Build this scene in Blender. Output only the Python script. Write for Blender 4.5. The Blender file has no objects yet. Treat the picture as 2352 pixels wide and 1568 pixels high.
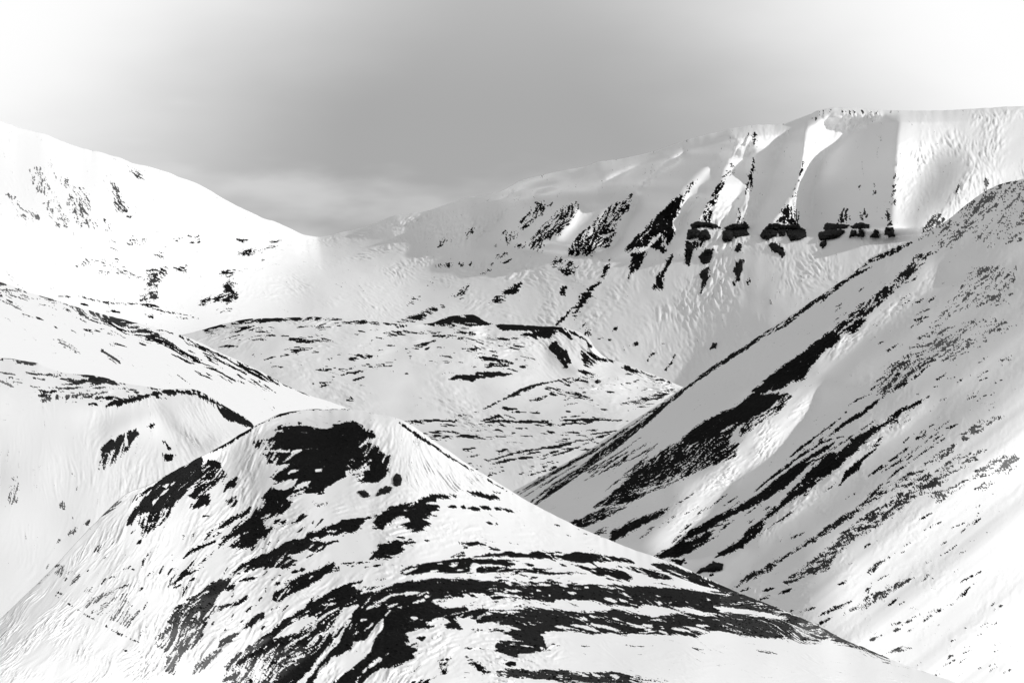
import bpy, math, time
import numpy as np
T0 = time.time()
sc = bpy.context.scene
C = sc.collection
RNG = np.random.default_rng(7)

# ------------------------------------------------------------------ camera
W, H, F = 2352.0, 1568.0, 5533.0          # working pixel frame of the photograph and focal length in those pixels
CX, CY = W / 2, H / 2
CAM_Z = 400.0
cam_d = bpy.data.cameras.new("camera")
cam_d.sensor_width = 36.0
cam_d.lens = 36.0 * F / W
cam_d.clip_start = 1.0
cam_d.clip_end = 60000.0
cam = bpy.data.objects.new("camera", cam_d)
cam.location = (0, 0, CAM_Z)
cam.rotation_euler = (math.radians(90), 0, 0)
C.objects.link(cam)
sc.camera = cam

# ------------------------------------------------------------------ sun and sky
SUN_EL = math.radians(21.5)
SUN_AZ = math.radians(106)                 # clockwise from +Y
sd = (math.sin(SUN_AZ) * math.cos(SUN_EL), math.cos(SUN_AZ) * math.cos(SUN_EL), math.sin(SUN_EL))
sun_d = bpy.data.lights.new("sun", 'SUN')
sun_d.energy = 2.65
sun_d.angle = math.radians(0.6)
sun_d.color = (1.0, 1.0, 1.0)
sun = bpy.data.objects.new("sun", sun_d)
import mathutils
sun.rotation_euler = mathutils.Vector(sd).to_track_quat('Z', 'Y').to_euler()
sun.location = (600, -200, 900)
C.objects.link(sun)

world = bpy.data.worlds.new("World")
sc.world = world
world.use_nodes = True
nt = world.node_tree
nt.nodes.clear()
def N(t, kind, **kw):
    n = t.nodes.new(kind)
    for k, v in kw.items():
        setattr(n, k, v)
    return n
def math_node(t, op, a, b=None, clamp=False):
    n = N(t, 'ShaderNodeMath', operation=op, use_clamp=clamp)
    for i, v in enumerate((a, b)):
        if v is None: continue
        if isinstance(v, (int, float)): n.inputs[i].default_value = v
        else: t.links.new(v, n.inputs[i])
    return n.outputs[0]
def maprange(t, v, a, b, c, d):
    n = N(t, 'ShaderNodeMapRange', interpolation_type='SMOOTHSTEP')
    t.links.new(v, n.inputs[0])
    for i, x in zip((1, 2, 3, 4), (a, b, c, d)): n.inputs[i].default_value = x
    return n.outputs[0]
out = N(nt, 'ShaderNodeOutputWorld')
bg = N(nt, 'ShaderNodeBackground')
sky = N(nt, 'ShaderNodeTexSky', sky_type='NISHITA')
sky.sun_disc = False
sky.sun_elevation = SUN_EL
sky.sun_rotation = SUN_AZ
sky.altitude = 400
sky.air_density = 1.0; sky.dust_density = 0.6; sky.ozone_density = 1.0
bw = N(nt, 'ShaderNodeRGBToBW')
nt.links.new(sky.outputs[0], bw.inputs[0])
tc = N(nt, 'ShaderNodeTexCoord')
sp = N(nt, 'ShaderNodeSeparateXYZ')
nt.links.new(tc.outputs['Generated'], sp.inputs[0])
# vignette whitening painted into the sky: low bright side banks, greyer clear air between
az = math_node(nt, 'ARCTAN2', sp.outputs[0], sp.outputs[1])
el = sp.outputs[2]
ns = N(nt, 'ShaderNodeTexNoise'); ns.inputs['Scale'].default_value = 9.0; ns.inputs['Detail'].default_value = 4.0
mp = N(nt, 'ShaderNodeMapping'); mp.inputs['Scale'].default_value = (1, 1, 2.6)
nt.links.new(tc.outputs['Generated'], mp.inputs[0]); nt.links.new(mp.outputs[0], ns.inputs[0])
wob = math_node(nt, 'MULTIPLY', math_node(nt, 'SUBTRACT', ns.outputs[0], 0.5), 0.05)
azd = math_node(nt, 'ADD', math_node(nt, 'ABSOLUTE', math_node(nt, 'ADD', az, 0.005)), wob)
eld = math_node(nt, 'ABSOLUTE', math_node(nt, 'SUBTRACT', el, 0.085))
rad = math_node(nt, 'ADD', azd, math_node(nt, 'MULTIPLY', math_node(nt, 'MAXIMUM', math_node(nt, 'SUBTRACT', el, 0.06), 0.0), 0.9))
vignette_bank = maprange(nt, rad, 0.075, 0.265, 0.0, 1.0)
low = maprange(nt, el, 0.17, 0.40, 1.0, 0.0)
vignette_bank = math_node(nt, 'MULTIPLY', vignette_bank, low)
# soft low cloud wisp over the saddle
ns2 = N(nt, 'ShaderNodeTexNoise'); ns2.inputs['Scale'].default_value = 10.0; ns2.inputs['Detail'].default_value = 4.0; ns2.inputs['Roughness'].default_value = 0.5
mp2 = N(nt, 'ShaderNodeMapping'); mp2.inputs['Scale'].default_value = (1, 1, 3.2); mp2.inputs['Location'].default_value = (0.31, 0.2, 0.13)
nt.links.new(tc.outputs['Generated'], mp2.inputs[0]); nt.links.new(mp2.outputs[0], ns2.inputs[0])
wsp = maprange(nt, math_node(nt, 'SUBTRACT', ns2.outputs[0], math_node(nt, 'MULTIPLY', math_node(nt, 'SUBTRACT', el, 0.06), 5.0)), 0.42, 0.66, 0.0, 1.0)
clear = math_node(nt, 'MULTIPLY', bw.outputs[0], 0.105)
clear = math_node(nt, 'MAXIMUM', clear, 0.30)
clear = math_node(nt, 'MINIMUM', clear, 0.405)
clear = math_node(nt, 'ADD', clear, math_node(nt, 'MULTIPLY', math_node(nt, 'MULTIPLY', wsp, maprange(nt, az, -0.05, 0.06, 1.0, 0.15)), 0.2))
clear = math_node(nt, 'ADD', clear, math_node(nt, 'MULTIPLY', maprange(nt, el, 0.09, 0.17, 0.0, 1.0), 0.12))
clear = math_node(nt, 'MULTIPLY', clear, maprange(nt, el, 0.15, 0.45, 1.0, 0.82))   # the sky deepens overhead
mix = N(nt, 'ShaderNodeMix', data_type='FLOAT')
nt.links.new(vignette_bank, mix.inputs[0]); nt.links.new(clear, mix.inputs[2]); mix.inputs[3].default_value = 1.0
nt.links.new(mix.outputs[0], bg.inputs[0])
bg.inputs[1].default_value = 1.0
nt.links.new(bg.outputs[0], out.inputs[0])
sc.view_settings.view_transform = 'Standard'
sc.view_settings.look = 'None'
sc.view_settings.exposure = 0.0
sc.view_settings.gamma = 1.0
sc.view_settings.use_curve_mapping = False
sc.cycles.max_bounces = 6

# ------------------------------------------------------------------ helpers
REG = {'A1': (0, 245, 1/3), 'A2': (784, 245, 1/3), 'A3': (1568, 214.4, 1/3), 'A4': (0, 612.5, 1/3), 'A5': (784, 643, 1/3),
       'A6': (1568, 612.5, 1/3), 'B1': (0, 857.5, .2344), 'B2': (428.7, 888, .2344), 'B3': (796.2, 1041.2, .2344),
       'C1': (0, 1163.7, .2578), 'C2': (520.6, 1163.7, .2578), 'C3': (1071.8, 1163.7, .2578), 'E': (1653.7, 1041.2, .3359),
       'V': (0, 0, 1.0)}
def pts(reg, s):
    a = np.array([float(v) for v in s.replace(',', ' ').split()]).reshape(-1, 2)
    ox, oy, k = REG[reg]
    return a * k + np.array([ox, oy])

RS = 2.0                                    # outline raster: one cell per 2 working pixels
RW, RH = int((W + 160) / RS), int((H + 60) / RS)
def seg_dist(X, Y, P, closed):
    """distance to a polyline, parameter along it, inside test"""
    best = np.full(X.shape, 1e9); par = np.zeros(X.shape); ins = np.zeros(X.shape, bool)
    n = len(P); tot = 0.0
    m = n if closed else n - 1
    L = [np.hypot(*(P[(i + 1) % n] - P[i])) for i in range(m)]
    S = sum(L) + 1e-9
    for i in range(m):
        a = P[i]; b = P[(i + 1) % n]; d = b - a; l2 = d @ d + 1e-9
        t = np.clip(((X - a[0]) * d[0] + (Y - a[1]) * d[1]) / l2, 0, 1)
        q = np.hypot(X - a[0] - t * d[0], Y - a[1] - t * d[1])
        k = q < best
        best[k] = q[k]; par[k] = ((tot + t * L[i]) / S)[k]
        tot += L[i]
        if closed and a[1] != b[1]:
            c = ((a[1] > Y) != (b[1] > Y)) & (X < (b[0] - a[0]) * (Y - a[1]) / (b[1] - a[1]) + a[0])
            ins ^= c
    return best, par, ins
class Paint:
    """outlines of bare ground, traced in the photograph and later carried onto the hill they lie on"""
    def __init__(s, spk=False):
        s.spk = spk
        s.d = np.zeros((RH, RW)); s.g = np.zeros((RH, RW))
    def _box(s, P, pad):
        x0, y0 = np.floor((P.min(0) - pad) / RS).astype(int); x1, y1 = np.ceil((P.max(0) + pad) / RS).astype(int)
        x0, y0 = max(x0, 0), max(y0, 0); x1, y1 = min(x1, RW), min(y1, RH)
        if x1 <= x0 or y1 <= y0: return None
        Y, X = np.mgrid[y0:y1, x0:x1]
        return (slice(y0, y1), slice(x0, x1)), X * RS + RS / 2, Y * RS + RS / 2
    def _put(s, sl, m, val, g):
        if g: val *= 1 - .6 * g; g *= .4  # g thins and pales the rock, painting in a vignette's whitening
        s.d[sl] = s.d[sl] * (1 - m) + val * m
        if g is not None: s.g[sl] = s.g[sl] * (1 - m) + g * m
    def P(s, reg, dens, st, soft=5.0, g=None):
        P = pts(reg, st)
        if len(P) < 3: return s.L(reg, 10, dens, st)
        b = s._box(P, soft + 4)
        if b is None: return
        sl, X, Y = b
        q, _, ins = seg_dist(X, Y, P, True)
        m = np.clip(.5 + (np.where(ins, q, -q) + (1.0 if dens > .3 else 0)) / (2 * soft), 0, 1)
        if dens >= 1: dens = 1.0
        if s.spk and .45 < dens < .9: dens *= .84
        s._put(sl, m, dens, g if g is not None else (0.0 if dens > .05 else None))
    def L(s, reg, w, dens, st, g=None, taper=.75):
        P = pts(reg, st); k = REG[reg][2]; hw = w * k / 2 + .8
        b = s._box(P, hw + 6)
        if b is None: return
        sl, X, Y = b
        q, t, _ = seg_dist(X, Y, P, False)
        ww = hw * (1 - taper * np.abs(2 * t - 1) ** 2)
        m = np.clip(.5 + (ww - q) / 2.6, 0, 1)
        s._put(sl, m, dens if dens < 1 else 1.0, g if g is not None else (0.0 if dens > .05 else None))
def blur1(a, sig, ax):
    if sig <= 0: return a
    r = int(3 * sig + 1); k = np.exp(-.5 * (np.arange(-r, r + 1) / sig) ** 2); k /= k.sum()
    a = np.moveaxis(a, ax, -1)
    n = a.shape[-1]
    p = np.concatenate([np.repeat(a[..., :1], r, -1), a, np.repeat(a[..., -1:], r, -1)], -1)
    m = 1 << int(np.ceil(np.log2(p.shape[-1] + len(k))))
    o = np.fft.irfft(np.fft.rfft(p, m) * np.fft.rfft(k, m), m)[..., 2 * r:2 * r + n]
    return np.moveaxis(o, -1, ax)
def blur(a, sx, sy=None):
    return blur1(blur1(a, sx, 1), sx if sy is None else sy, 0)
def samp(img, x, y):
    """bilinear lookup at working pixel x, y"""
    fx = np.clip(x / RS - .5, 0, RW - 1.001); fy = np.clip(y / RS - .5, 0, RH - 1.001)
    return bil(img, fy, fx)
def bil(a, r, c):
    r0 = r.astype(int); c0 = c.astype(int); r1 = np.minimum(r0 + 1, a.shape[0] - 1); c1 = np.minimum(c0 + 1, a.shape[1] - 1)
    fr = r - r0; fc = c - c0
    return (a[r0, c0] * (1 - fr) + a[r1, c0] * fr) * (1 - fc) + (a[r0, c1] * (1 - fr) + a[r1, c1] * fr) * fc
def uniform(a):
    """flatten to an even 0..1 distribution"""
    s = np.sort(a.ravel()[::7]); return (np.searchsorted(s, a.ravel()) / len(s)).reshape(a.shape)
def pchip(y, t, tq):
    """monotone cubic along axis 0"""
    h = np.diff(t)[:, None]; dl = np.diff(y, axis=0) / h; m = np.zeros_like(y)
    if len(t) > 2:
        a = dl[:-1]; b = dl[1:]; hm = h[:-1] + h[1:]
        w1 = 2 * h[1:] + h[:-1]; w2 = h[1:] + 2 * h[:-1]
        ok = a * b > 0
        m[1:-1] = np.where(ok, (w1 + w2) / (w1 / np.where(ok, a, 1) + w2 / np.where(ok, b, 1)), 0)
    m[0] = dl[0]; m[-1] = dl[-1]
    i = np.clip(np.searchsorted(t, tq, side='right') - 1, 0, len(t) - 2)
    hh = h[i]; s = ((tq - t[i]) / (t[i + 1] - t[i]))[:, None]
    return ((1 + 2 * s) * (1 - s) ** 2 * y[i] + s * (1 - s) ** 2 * hh * m[i] + s * s * (3 - 2 * s) * y[i + 1] + s * s * (s - 1) * hh * m[i + 1])
def resample(P, n):
    P = np.array(P, float); d = np.r_[0, np.cumsum(np.hypot(*np.diff(P[:, :2], axis=0).T))]; t = d / d[-1]
    return pchip(P, t, np.linspace(0, 1, n))
def lic(noise, dr, dc, n):
    R, Cc = np.mgrid[0:noise.shape[0], 0:noise.shape[1]].astype(float)
    acc = noise.copy(); cnt = 1
    for sgn in (1, -1):
        r, c = R.copy(), Cc.copy()
        for _ in range(n):
            vr = bil(dr, r, c); vc = bil(dc, r, c)
            r = np.clip(r + sgn * vr, 0, noise.shape[0] - 1.001); c = np.clip(c + sgn * vc, 0, noise.shape[1] - 1.001)
            acc += bil(noise, r, c); cnt += 1
    return acc / cnt

# ------------------------------------------------------------------ materials
def ground_material(name, scale):
    m = bpy.data.materials.new(name); m.use_nodes = True
    t = m.node_tree; t.nodes.clear()
    o = N(t, 'ShaderNodeOutputMaterial'); b = N(t, 'ShaderNodeBsdfPrincipled')
    b.inputs['Roughness'].default_value = .9
    b.inputs['Specular IOR Level'].default_value = .04
    a = N(t, 'ShaderNodeAttribute', attribute_name='bare'); g = N(t, 'ShaderNodeAttribute', attribute_name='vignetted')
    co = N(t, 'ShaderNodeTexCoord')
    fn = N(t, 'ShaderNodeTexNoise'); fn.inputs['Scale'].default_value = 1 / (scale * 3.6); fn.inputs['Detail'].default_value = 4; fn.inputs['Roughness'].default_value = .6
    t.links.new(co.outputs['Object'], fn.inputs[0])
    k = math_node(t, 'ADD', a.outputs['Fac'], math_node(t, 'MULTIPLY', math_node(t, 'SUBTRACT', fn.outputs[0], .5), 1.25))
    k = maprange(t, k, .36, .62, 0, 1)
    gr = N(t, 'ShaderNodeTexNoise'); gr.inputs['Scale'].default_value = 1 / (scale * 9); gr.inputs['Detail'].default_value = 5; gr.inputs['Roughness'].default_value = .7
    t.links.new(co.outputs['Object'], gr.inputs[0])
    rock = N(t, 'ShaderNodeMix', data_type='RGBA')
    rock.inputs[6].default_value = (.002, .002, .002, 1); rock.inputs[7].default_value = (.011, .011, .011, 1)
    t.links.new(maprange(t, gr.outputs[0], .4, .75, 0, 1), rock.inputs[0])
    vignette = N(t, 'ShaderNodeMix', data_type='RGBA'); vignette.inputs[7].default_value = (.62, .62, .62, 1)  # pale grey mixed into the rock colour as painted vignette brightening
    t.links.new(g.outputs['Fac'], vignette.inputs[0]); t.links.new(rock.outputs[2], vignette.inputs[6])
    snow = N(t, 'ShaderNodeMix', data_type='RGBA'); snow.inputs[6].default_value = (.9, .9, .9, 1)
    t.links.new(k, snow.inputs[0]); t.links.new(vignette.outputs[2], snow.inputs[7])
    t.links.new(snow.outputs[2], b.inputs['Base Color'])
    bp = N(t, 'ShaderNodeBump'); bp.inputs['Distance'].default_value = scale * 2.5
    t.links.new(math_node(t, 'MULTIPLY', k, .8), bp.inputs['Strength'])
    t.links.new(gr.outputs[0], bp.inputs['Height'])
    t.links.new(bp.outputs[0], b.inputs['Normal'])
    t.links.new(b.outputs[0], o.inputs[0])
    return m

def grid_mesh(name, co, wrap=False):
    nr, nc = co.shape[:2]
    me = bpy.data.meshes.new(name)
    me.vertices.add(nr * nc); me.vertices.foreach_set('co', co.reshape(-1).astype(np.float32))
    i = np.arange(nr * nc).reshape(nr, nc)
    q = np.stack([i[:-1, :-1], i[1:, :-1], i[1:, 1:], i[:-1, 1:]], -1).reshape(-1, 4)
    me.loops.add(q.size); me.loops.foreach_set('vertex_index', q.reshape(-1).astype(np.int32))
    me.polygons.add(len(q)); me.polygons.foreach_set('loop_start', np.arange(0, q.size, 4, dtype=np.int32))
    me.polygons.foreach_set('loop_total', np.full(len(q), 4, np.int32))
    me.polygons.foreach_set('use_smooth', np.ones(len(q), bool))
    me.update(calc_edges=True)
    return me

TERR = {}
CELL = 2.15
def terrain(name, rows, nv, paint, flow, plane=None, back=(200, 120), relief=None, snow_amp=(.5, .25), rock_amp=.5,
            lic_len=(10, 3), side_noise=.5, profile=None, t_rows=None, seed=1, fine=1.0, round_px=0, patchy=.5, grit=.4, rag=1.0, warp=None, jitter=.22):
    rng = np.random.default_rng(seed)
    L = max(np.hypot(*np.diff(np.array(r, float)[:, :2], axis=0).T).sum() for r in rows)
    nu = int(L / CELL)
    R = np.array([resample(r, nu) for r in rows])               # rows x nu x (2|3)
    t = np.linspace(0, 1, len(rows)) if t_rows is None else np.array(t_rows)
    tv = np.linspace(0, 1, nv)
    G = np.stack([pchip(R[..., k], t, tv) for k in range(R.shape[2])], -1)
    x, y = G[..., 0], G[..., 1]
    jg = blur(rng.standard_normal((1, nu)), 2.5, 0)[0] * 1.0 + blur(rng.standard_normal((1, nu)), 9, 0)[0] * 2.6
    y = y + (jg[None, :] * np.exp(-np.linspace(0, 14, nv))[:, None]) * rag
    if plane is not None:
        z0, a, b = plane
        q = 0 if warp is None else warp[1] * np.maximum(0, (x + y - warp[0]) / F) ** 2
        D = z0 / (b + a * (x - CX) / F + (y - CY) / F - q)
    else:
        D = G[..., 2]
        if profile is not None:                                  # rounded brow: depth falls quickly just below the crest
            D = R[0][None, :, 2] + (R[-1][None, :, 2] - R[0][None, :, 2]) * profile(tv)[:, None]
    if round_px:                                                 # crest rolls away
        q = np.clip(1 - (y - y[:1]) / round_px, 0, 1)
        D = D + q ** 2 * round_px * .35 * D / F * 2
    px = D / F
    # flow field in pixels turned into grid steps
    f = np.array(flow, float); th = np.radians(f[:, 2]) * 2
    w = 1 / ((x[..., None] - f[:, 0]) ** 2 + (y[..., None] - f[:, 1]) ** 2 + 900.) ** 1.2
    cs = (w * np.cos(th)).sum(-1); sn = (w * np.sin(th)).sum(-1); ang = np.arctan2(sn, cs) / 2
    jit = blur(rng.standard_normal(x.shape), 9); jit /= jit.std()
    ang = ang + jit * jitter
    ux, uy = np.cos(ang), np.sin(ang)
    xr, xc = np.gradient(x); yr, yc = np.gradient(y)
    det = xr * yc - xc * yr; det = np.where(np.abs(det) < .3, .3 * np.sign(det + 1e-9), det)
    dr = (ux * yc - uy * xc) / det; dc = (xr * uy - yr * ux) / det
    m = np.hypot(dr, dc) + 1e-9; dr, dc = dr / m, dc / m
    jump = np.sign(np.cos(ang[:, :]))                            # keep one sense of direction
    k = np.where(uy < 0, -1, 1) if np.abs(np.mean(np.sin(ang))) > .3 else np.where(ux < 0, -1, 1)
    dr, dc = dr * k, dc * k
    wn = rng.standard_normal(x.shape)
    lo = lic(blur(wn, .7), dr, dc, lic_len[0]); lo /= lo.std()
    sh = lic(rng.standard_normal(x.shape), dr, dc, lic_len[1]); sh /= sh.std()
    mid = blur(rng.standard_normal(x.shape), 4.5); mid = lic(mid, dr, dc, lic_len[0]); mid /= mid.std()
    big = blur(rng.standard_normal(x.shape), 14); big /= big.std()
    iso = rng.standard_normal(x.shape)
    thr = uniform(lo * .8 + sh * .8 * fine + mid * patchy + iso * grit)
    dens = samp(paint.d, x, y); vignette = samp(paint.g, x, y)
    rock = np.clip((dens - thr) / .10 + .5, 0, 1)
    # relief along the line of depth
    rel = np.zeros_like(D)
    if relief is not None: rel = samp(relief, x, y) * px
    sh2 = lic(blur(rng.standard_normal(x.shape), 1.0), dr, dc, max(3, lic_len[0] * 2 // 3)); sh2 /= sh2.std()
    md = blur(rng.standard_normal(x.shape), 11); md = lic(md, dr, dc, 6); md /= md.std()
    md = np.clip(.55 + .6 * md, .06, 1.7)
    snow_tex = md * snow_amp[0] * (lo * .10 - np.abs(sh2) * .62 + sh * .13 + blur(iso, .6) * .10) + mid * snow_amp[1] * 1.2 + big * snow_amp[1] * 1.5
    amp = samp(paint.s, x, y) if hasattr(paint, 's') else 1.0
    rel = rel + snow_tex * amp * px * CELL * (1 - .5 * rock) + rock * (blur(iso, 1.0) * 2.2 + mid * .6) * rock_amp * px * CELL
    edge = np.clip(np.linspace(0, nv, nv) / 12, 0, 1)[:, None]
    D2 = D + rel * edge
    co = np.stack([(x - CX) / F * D2, D2, CAM_Z - (y - CY) / F * D2], -1)
    # back slope behind the crest
    nb = 10; s = np.linspace(1, 1 / nb, nb)[:, None, None]
    c0 = co[:1]
    bk = c0 + np.concatenate([np.zeros_like(s), s * back[0], -(s ** 1.6) * back[1]], -1)
    bare = np.concatenate([np.repeat(rock[:1], nb, 0), rock]); vgn = np.concatenate([np.repeat(vignette[:1], nb, 0), vignette])
    co = np.concatenate([bk, co])
    me = grid_mesh(name, co)
    for an, v in (('bare', bare), ('vignetted', vgn)):
        at = me.attributes.new(an, 'FLOAT', 'POINT'); at.data.foreach_set('value', v.reshape(-1).astype(np.float32))
    o = bpy.data.objects.new(name, me); C.objects.link(o); o['kind'] = 'structure'
    me.materials.append(ground_material('snow_and_scree_' + name, float(np.median(px))))
    TERR[name] = (x, y, D2)
    print(name, x.shape, 'D', int(D2.min()), int(D2.max()), round(time.time() - T0, 1))
    return o

def integrate_shade(polys, S, sig=110, vb=6, lit=0.0):
    """surface turned away from the sun inside each outline: depth falls steadily across it, recovering between"""
    g = np.full((RH, RW), float(lit))
    Yg, Xg = np.mgrid[0:RH, 0:RW]; X = Xg * RS + 1.; Y = Yg * RS + 1.
    for reg, amt, soft, st in polys:
        P = pts(reg, st); q, _, ins = seg_dist(X, Y, P, True)
        m = np.clip(.5 + np.where(ins, q, -q) / (2 * soft), 0, 1)
        g = g * (1 - m) + (amt) * m
    r = np.cumsum(g, 1) * RS * S
    r = r - blur1(r, sig, 1)
    return blur(r, 1.5, vb)

rr = np.random.default_rng(4)
def strands(paint, n, box, ang, length, width, dens, spread=4, g=None):
    # thin lines of gravel between the larger bands, lying down the fall line
    x0, y0, x1, y1 = box
    for _ in range(n):
        a = math.radians(ang + rr.normal(0, spread)); l = rr.uniform(.3, 1) * length
        p = np.array([rr.uniform(x0, x1), rr.uniform(y0, y1)]); q = [p]
        for k in range(3):
            q.append(q[-1] + l / 3 * np.array([math.cos(a), math.sin(a)])); a += rr.normal(0, .06)
        paint.L('V', rr.uniform(.5, 1) * width, dens, ' '.join('%.1f,%.1f' % tuple(v) for v in q), g=g)

# ================================================================== FAR RANGE
M = Paint(True)
for a in [
 ('A1', .50, '190,400 280,420 330,520 380,600 400,660 470,790 460,830 380,820 340,760 290,680 300,620 240,560 200,450', .72),
 ('A1', .5, '380,450 470,500 510,560 600,580 620,640 620,740 670,800 660,835 520,820 500,740 460,670 450,560 400,500', .45),
 ('A1', .42, '40,600 150,640 250,740 290,790 190,800 120,700 50,650', .8),
 ('A1', .62, '780,610 830,610 850,660 880,690 870,720 800,720 780,660', .25), ('A1', .4, '750,520 800,540 840,600 780,590', .4),
 ('A1', .6, '870,420 950,440 990,500 960,490 900,450', .3), ('A1', .65, '710,780 740,780 770,840 740,860 710,810', .3),
 ('A1', .75, '880,930 910,900 940,925 1000,910 1010,940 960,955 890,945', .15), ('A1', .8, '1195,925 1260,890 1370,885 1350,905 1270,905 1210,930', .1),
 ('A1', .9, '1355,905 1385,903 1370,928', 0), ('A1', .8, '1645,1010 1690,990 1820,985 1800,1000 1680,1020', 0),
 ('A1', .45, '590,1055 800,1045 890,1095 820,1105 660,1075 530,1095', .45), ('A1', .45, '690,1135 850,1125 1000,1180 1080,1190 960,1190 830,1155 720,1160', .4),
 ('A1', .68, '1010,1130 1070,1120 1080,1220 1090,1300 1060,1330 960,1330 970,1300 1020,1290 1000,1250 1030,1190', .15),
 ('A1', .75, '1080,1130 1160,1110 1150,1150 1100,1200 1060,1170', .05), ('A1', .6, '1070,1010 1130,1010 1130,1040 1080,1040', .2),
 ('A1', .85, '1195,1130 1230,1100 1285,1095 1270,1120 1300,1145 1250,1135', 0), ('A1', .6, '760,980 810,985 800,1000', .3), ('A1', .5, '750,915 790,920 780,930', .3),
 ('A1', .78, '1515,1150 1560,1120 1615,1125 1600,1160 1560,1165', 0),
 ('A1', .72, '1530,1215 1600,1190 1640,1210 1600,1250 1640,1310 1560,1350 1540,1330 1450,1345 1430,1320 1520,1290 1560,1250', 0),
 ('A1', .8, '1370,1360 1400,1320 1440,1330 1400,1375', 0), ('A1', .5, '1490,1395 1590,1395 1580,1410 1490,1410', .1), ('A1', .5, '1460,1435 1510,1430 1490,1445', .1),
 ('A1', .6, '990,1420 1060,1440 1040,1450', 0),
 ('A2', .55, '1230,780 1290,720 1350,660 1400,660 1380,740 1310,790 1210,860 1250,800', 0), ('A2', .62, '1110,860 1150,850 1220,850 1210,890 1140,945 1110,910', 0),
 ('A2', .45, '1400,700 1450,660 1310,800 1215,870', 0),
 ('A2', .74, '1530,690 1620,660 1640,700 1560,820 1500,880 1400,930 1390,1000 1300,980 1310,910 1390,830 1450,770', 0),
 ('A2', .8, '1830,710 1960,630 2000,610 1970,720 1900,800 1890,870 1840,960 1760,970 1720,1030 1560,1020 1570,970 1640,890 1720,820', 0),
 ('A2', .62, '1480,1040 1540,1050 1630,1100 1600,1160 1550,1160 1490,1120 1450,1090', 0),
 ('A2', .93, '2110,820 2200,730 2290,640 2352,610 2352,650 2310,740 2280,800 2290,900 2240,960 2230,1010 2130,970 2060,960 1960,1000 1970,960 2050,890', 0),
 ('A2', .15, '2140,900 2220,850 2190,930 2120,960', None),
 ('A2', .95, '2000,1020 2110,990 2060,1080 2040,1120 1980,1170 1990,1100', 0), ('A2', 1, '2250,1060 2290,1020 2280,1060 2220,1180 2205,1265 2145,1245 2180,1180', 0),
 ('A2', 1, '1850,1070 1830,1130 1800,1170 1820,1110', 0), ('A2', .96, '1780,1210 1740,1260 1700,1330 1640,1400 1600,1460 1600,1420 1640,1320 1700,1260', 0),
 ('A2', .8, '1530,1230 1550,1250 1545,1300 1490,1310', 0), ('A2', .92, '1240,1210 1210,1270 1120,1310 1040,1335 1080,1300 1170,1250', 0),
 ('A2', .8, '1130,1325 1080,1350 1030,1360 1100,1330', 0), ('A2', .72, '880,1230 860,1280 820,1320 770,1305 830,1270', 0),
 ('A2', .65, '560,1290 530,1340 460,1360 500,1330', 0), ('A2', .78, '710,1370 640,1410 540,1470 400,1480 500,1440 630,1390', 0),
 ('A2', .7, '1045,1085 1000,1110 1030,1130 950,1155 980,1110', 0), ('A2', .65, '660,1100 740,1080 900,1080 910,1095 780,1090 690,1110', 0),
 ('A2', .5, '590,1230 660,1170 620,1220', 0), ('A2', .45, '830,860 920,830 880,900 850,900', 0), ('A2', .5, '740,900 670,965 700,900', 0),
 ('A2', .5, '1025,1045 1130,1005 1140,1020 1060,1045', 0), ('A2', .8, '1190,965 1270,932 1250,962', 0), ('A2', .6, '1100,1075 1170,1050 1160,1070', 0),
 ('A5', .85, '1690,340 1720,350 1710,380 1670,375', 0), ('A5', .6, '1930,470 1980,452 1960,480', 0), ('A5', .7, '1945,500 1975,500 1965,515', 0),
 ('A3', .78, '330,490 345,500 300,580 270,650 230,730 200,800 190,880 120,880 150,800 200,720 260,620 290,570', 0),
 ('A3', .72, '480,450 495,500 480,560 470,660 440,690 435,640 460,560 470,500', 0), ('A3', .72, '390,800 400,850 450,910 360,900 380,860', 0),
 ('A3', .65, '110,590 50,680 0,720 0,690 50,640', 0), ('A3', .75, '770,640 790,640 760,740 790,820 800,900 740,900 640,880 690,800 740,750', 0),
 ('A3', .55, '1160,760 1140,890 1060,880 1120,800', .05), ('A3', .5, '1220,640 1240,650 1220,680', .2), ('A3', .5, '1320,620 1340,640 1310,700', .25),
 ('A3', .5, '1450,530 1475,650 1455,780 1425,790 1450,650', .2), ('A3', .6, '1260,800 1280,850 1220,880 1230,830', .1), ('A3', .6, '1420,790 1440,880 1370,860', .1),
 ('A3', .7, '1750,815 1810,870 1750,920 1640,970 1680,880', .3), ('A3', .35, '920,120 1340,130 1290,140 1100,125 950,150', .3),
 ('A3', .55, '890,180 915,180 900,205', .1), ('A3', .4, '2060,640 2110,560 2120,600 2080,670', .6), ('A3', .5, '1870,690 1905,640 1890,690', .3), ('A3', .4, '450,280 520,280 510,380 495,330', 0),
 ('A3', .98, '600,1030 650,1030 700,1100 690,1125 620,1080', 0), ('A3', 1, '405,1040 380,1090 360,1080 380,1045', 0), ('A3', 1, '20,1040 80,1040 50,1120 40,1180 20,1170', 0),
 ('A3', .93, '160,1070 205,1080 190,1160 130,1170 110,1130', 0), ('A3', .96, '180,1190 175,1260 125,1375 150,1270 110,1250', 0),
 ('A3', .94, '400,1140 415,1160 400,1280 355,1310 380,1250 350,1210', 0), ('A3', .85, '465,1270 455,1320 445,1300', 0), ('A3', .9, '20,1020 160,1020 150,1050 90,1080', 0)]:
    M.P(a[0], a[1], a[2], 4.0, a[3])
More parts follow.
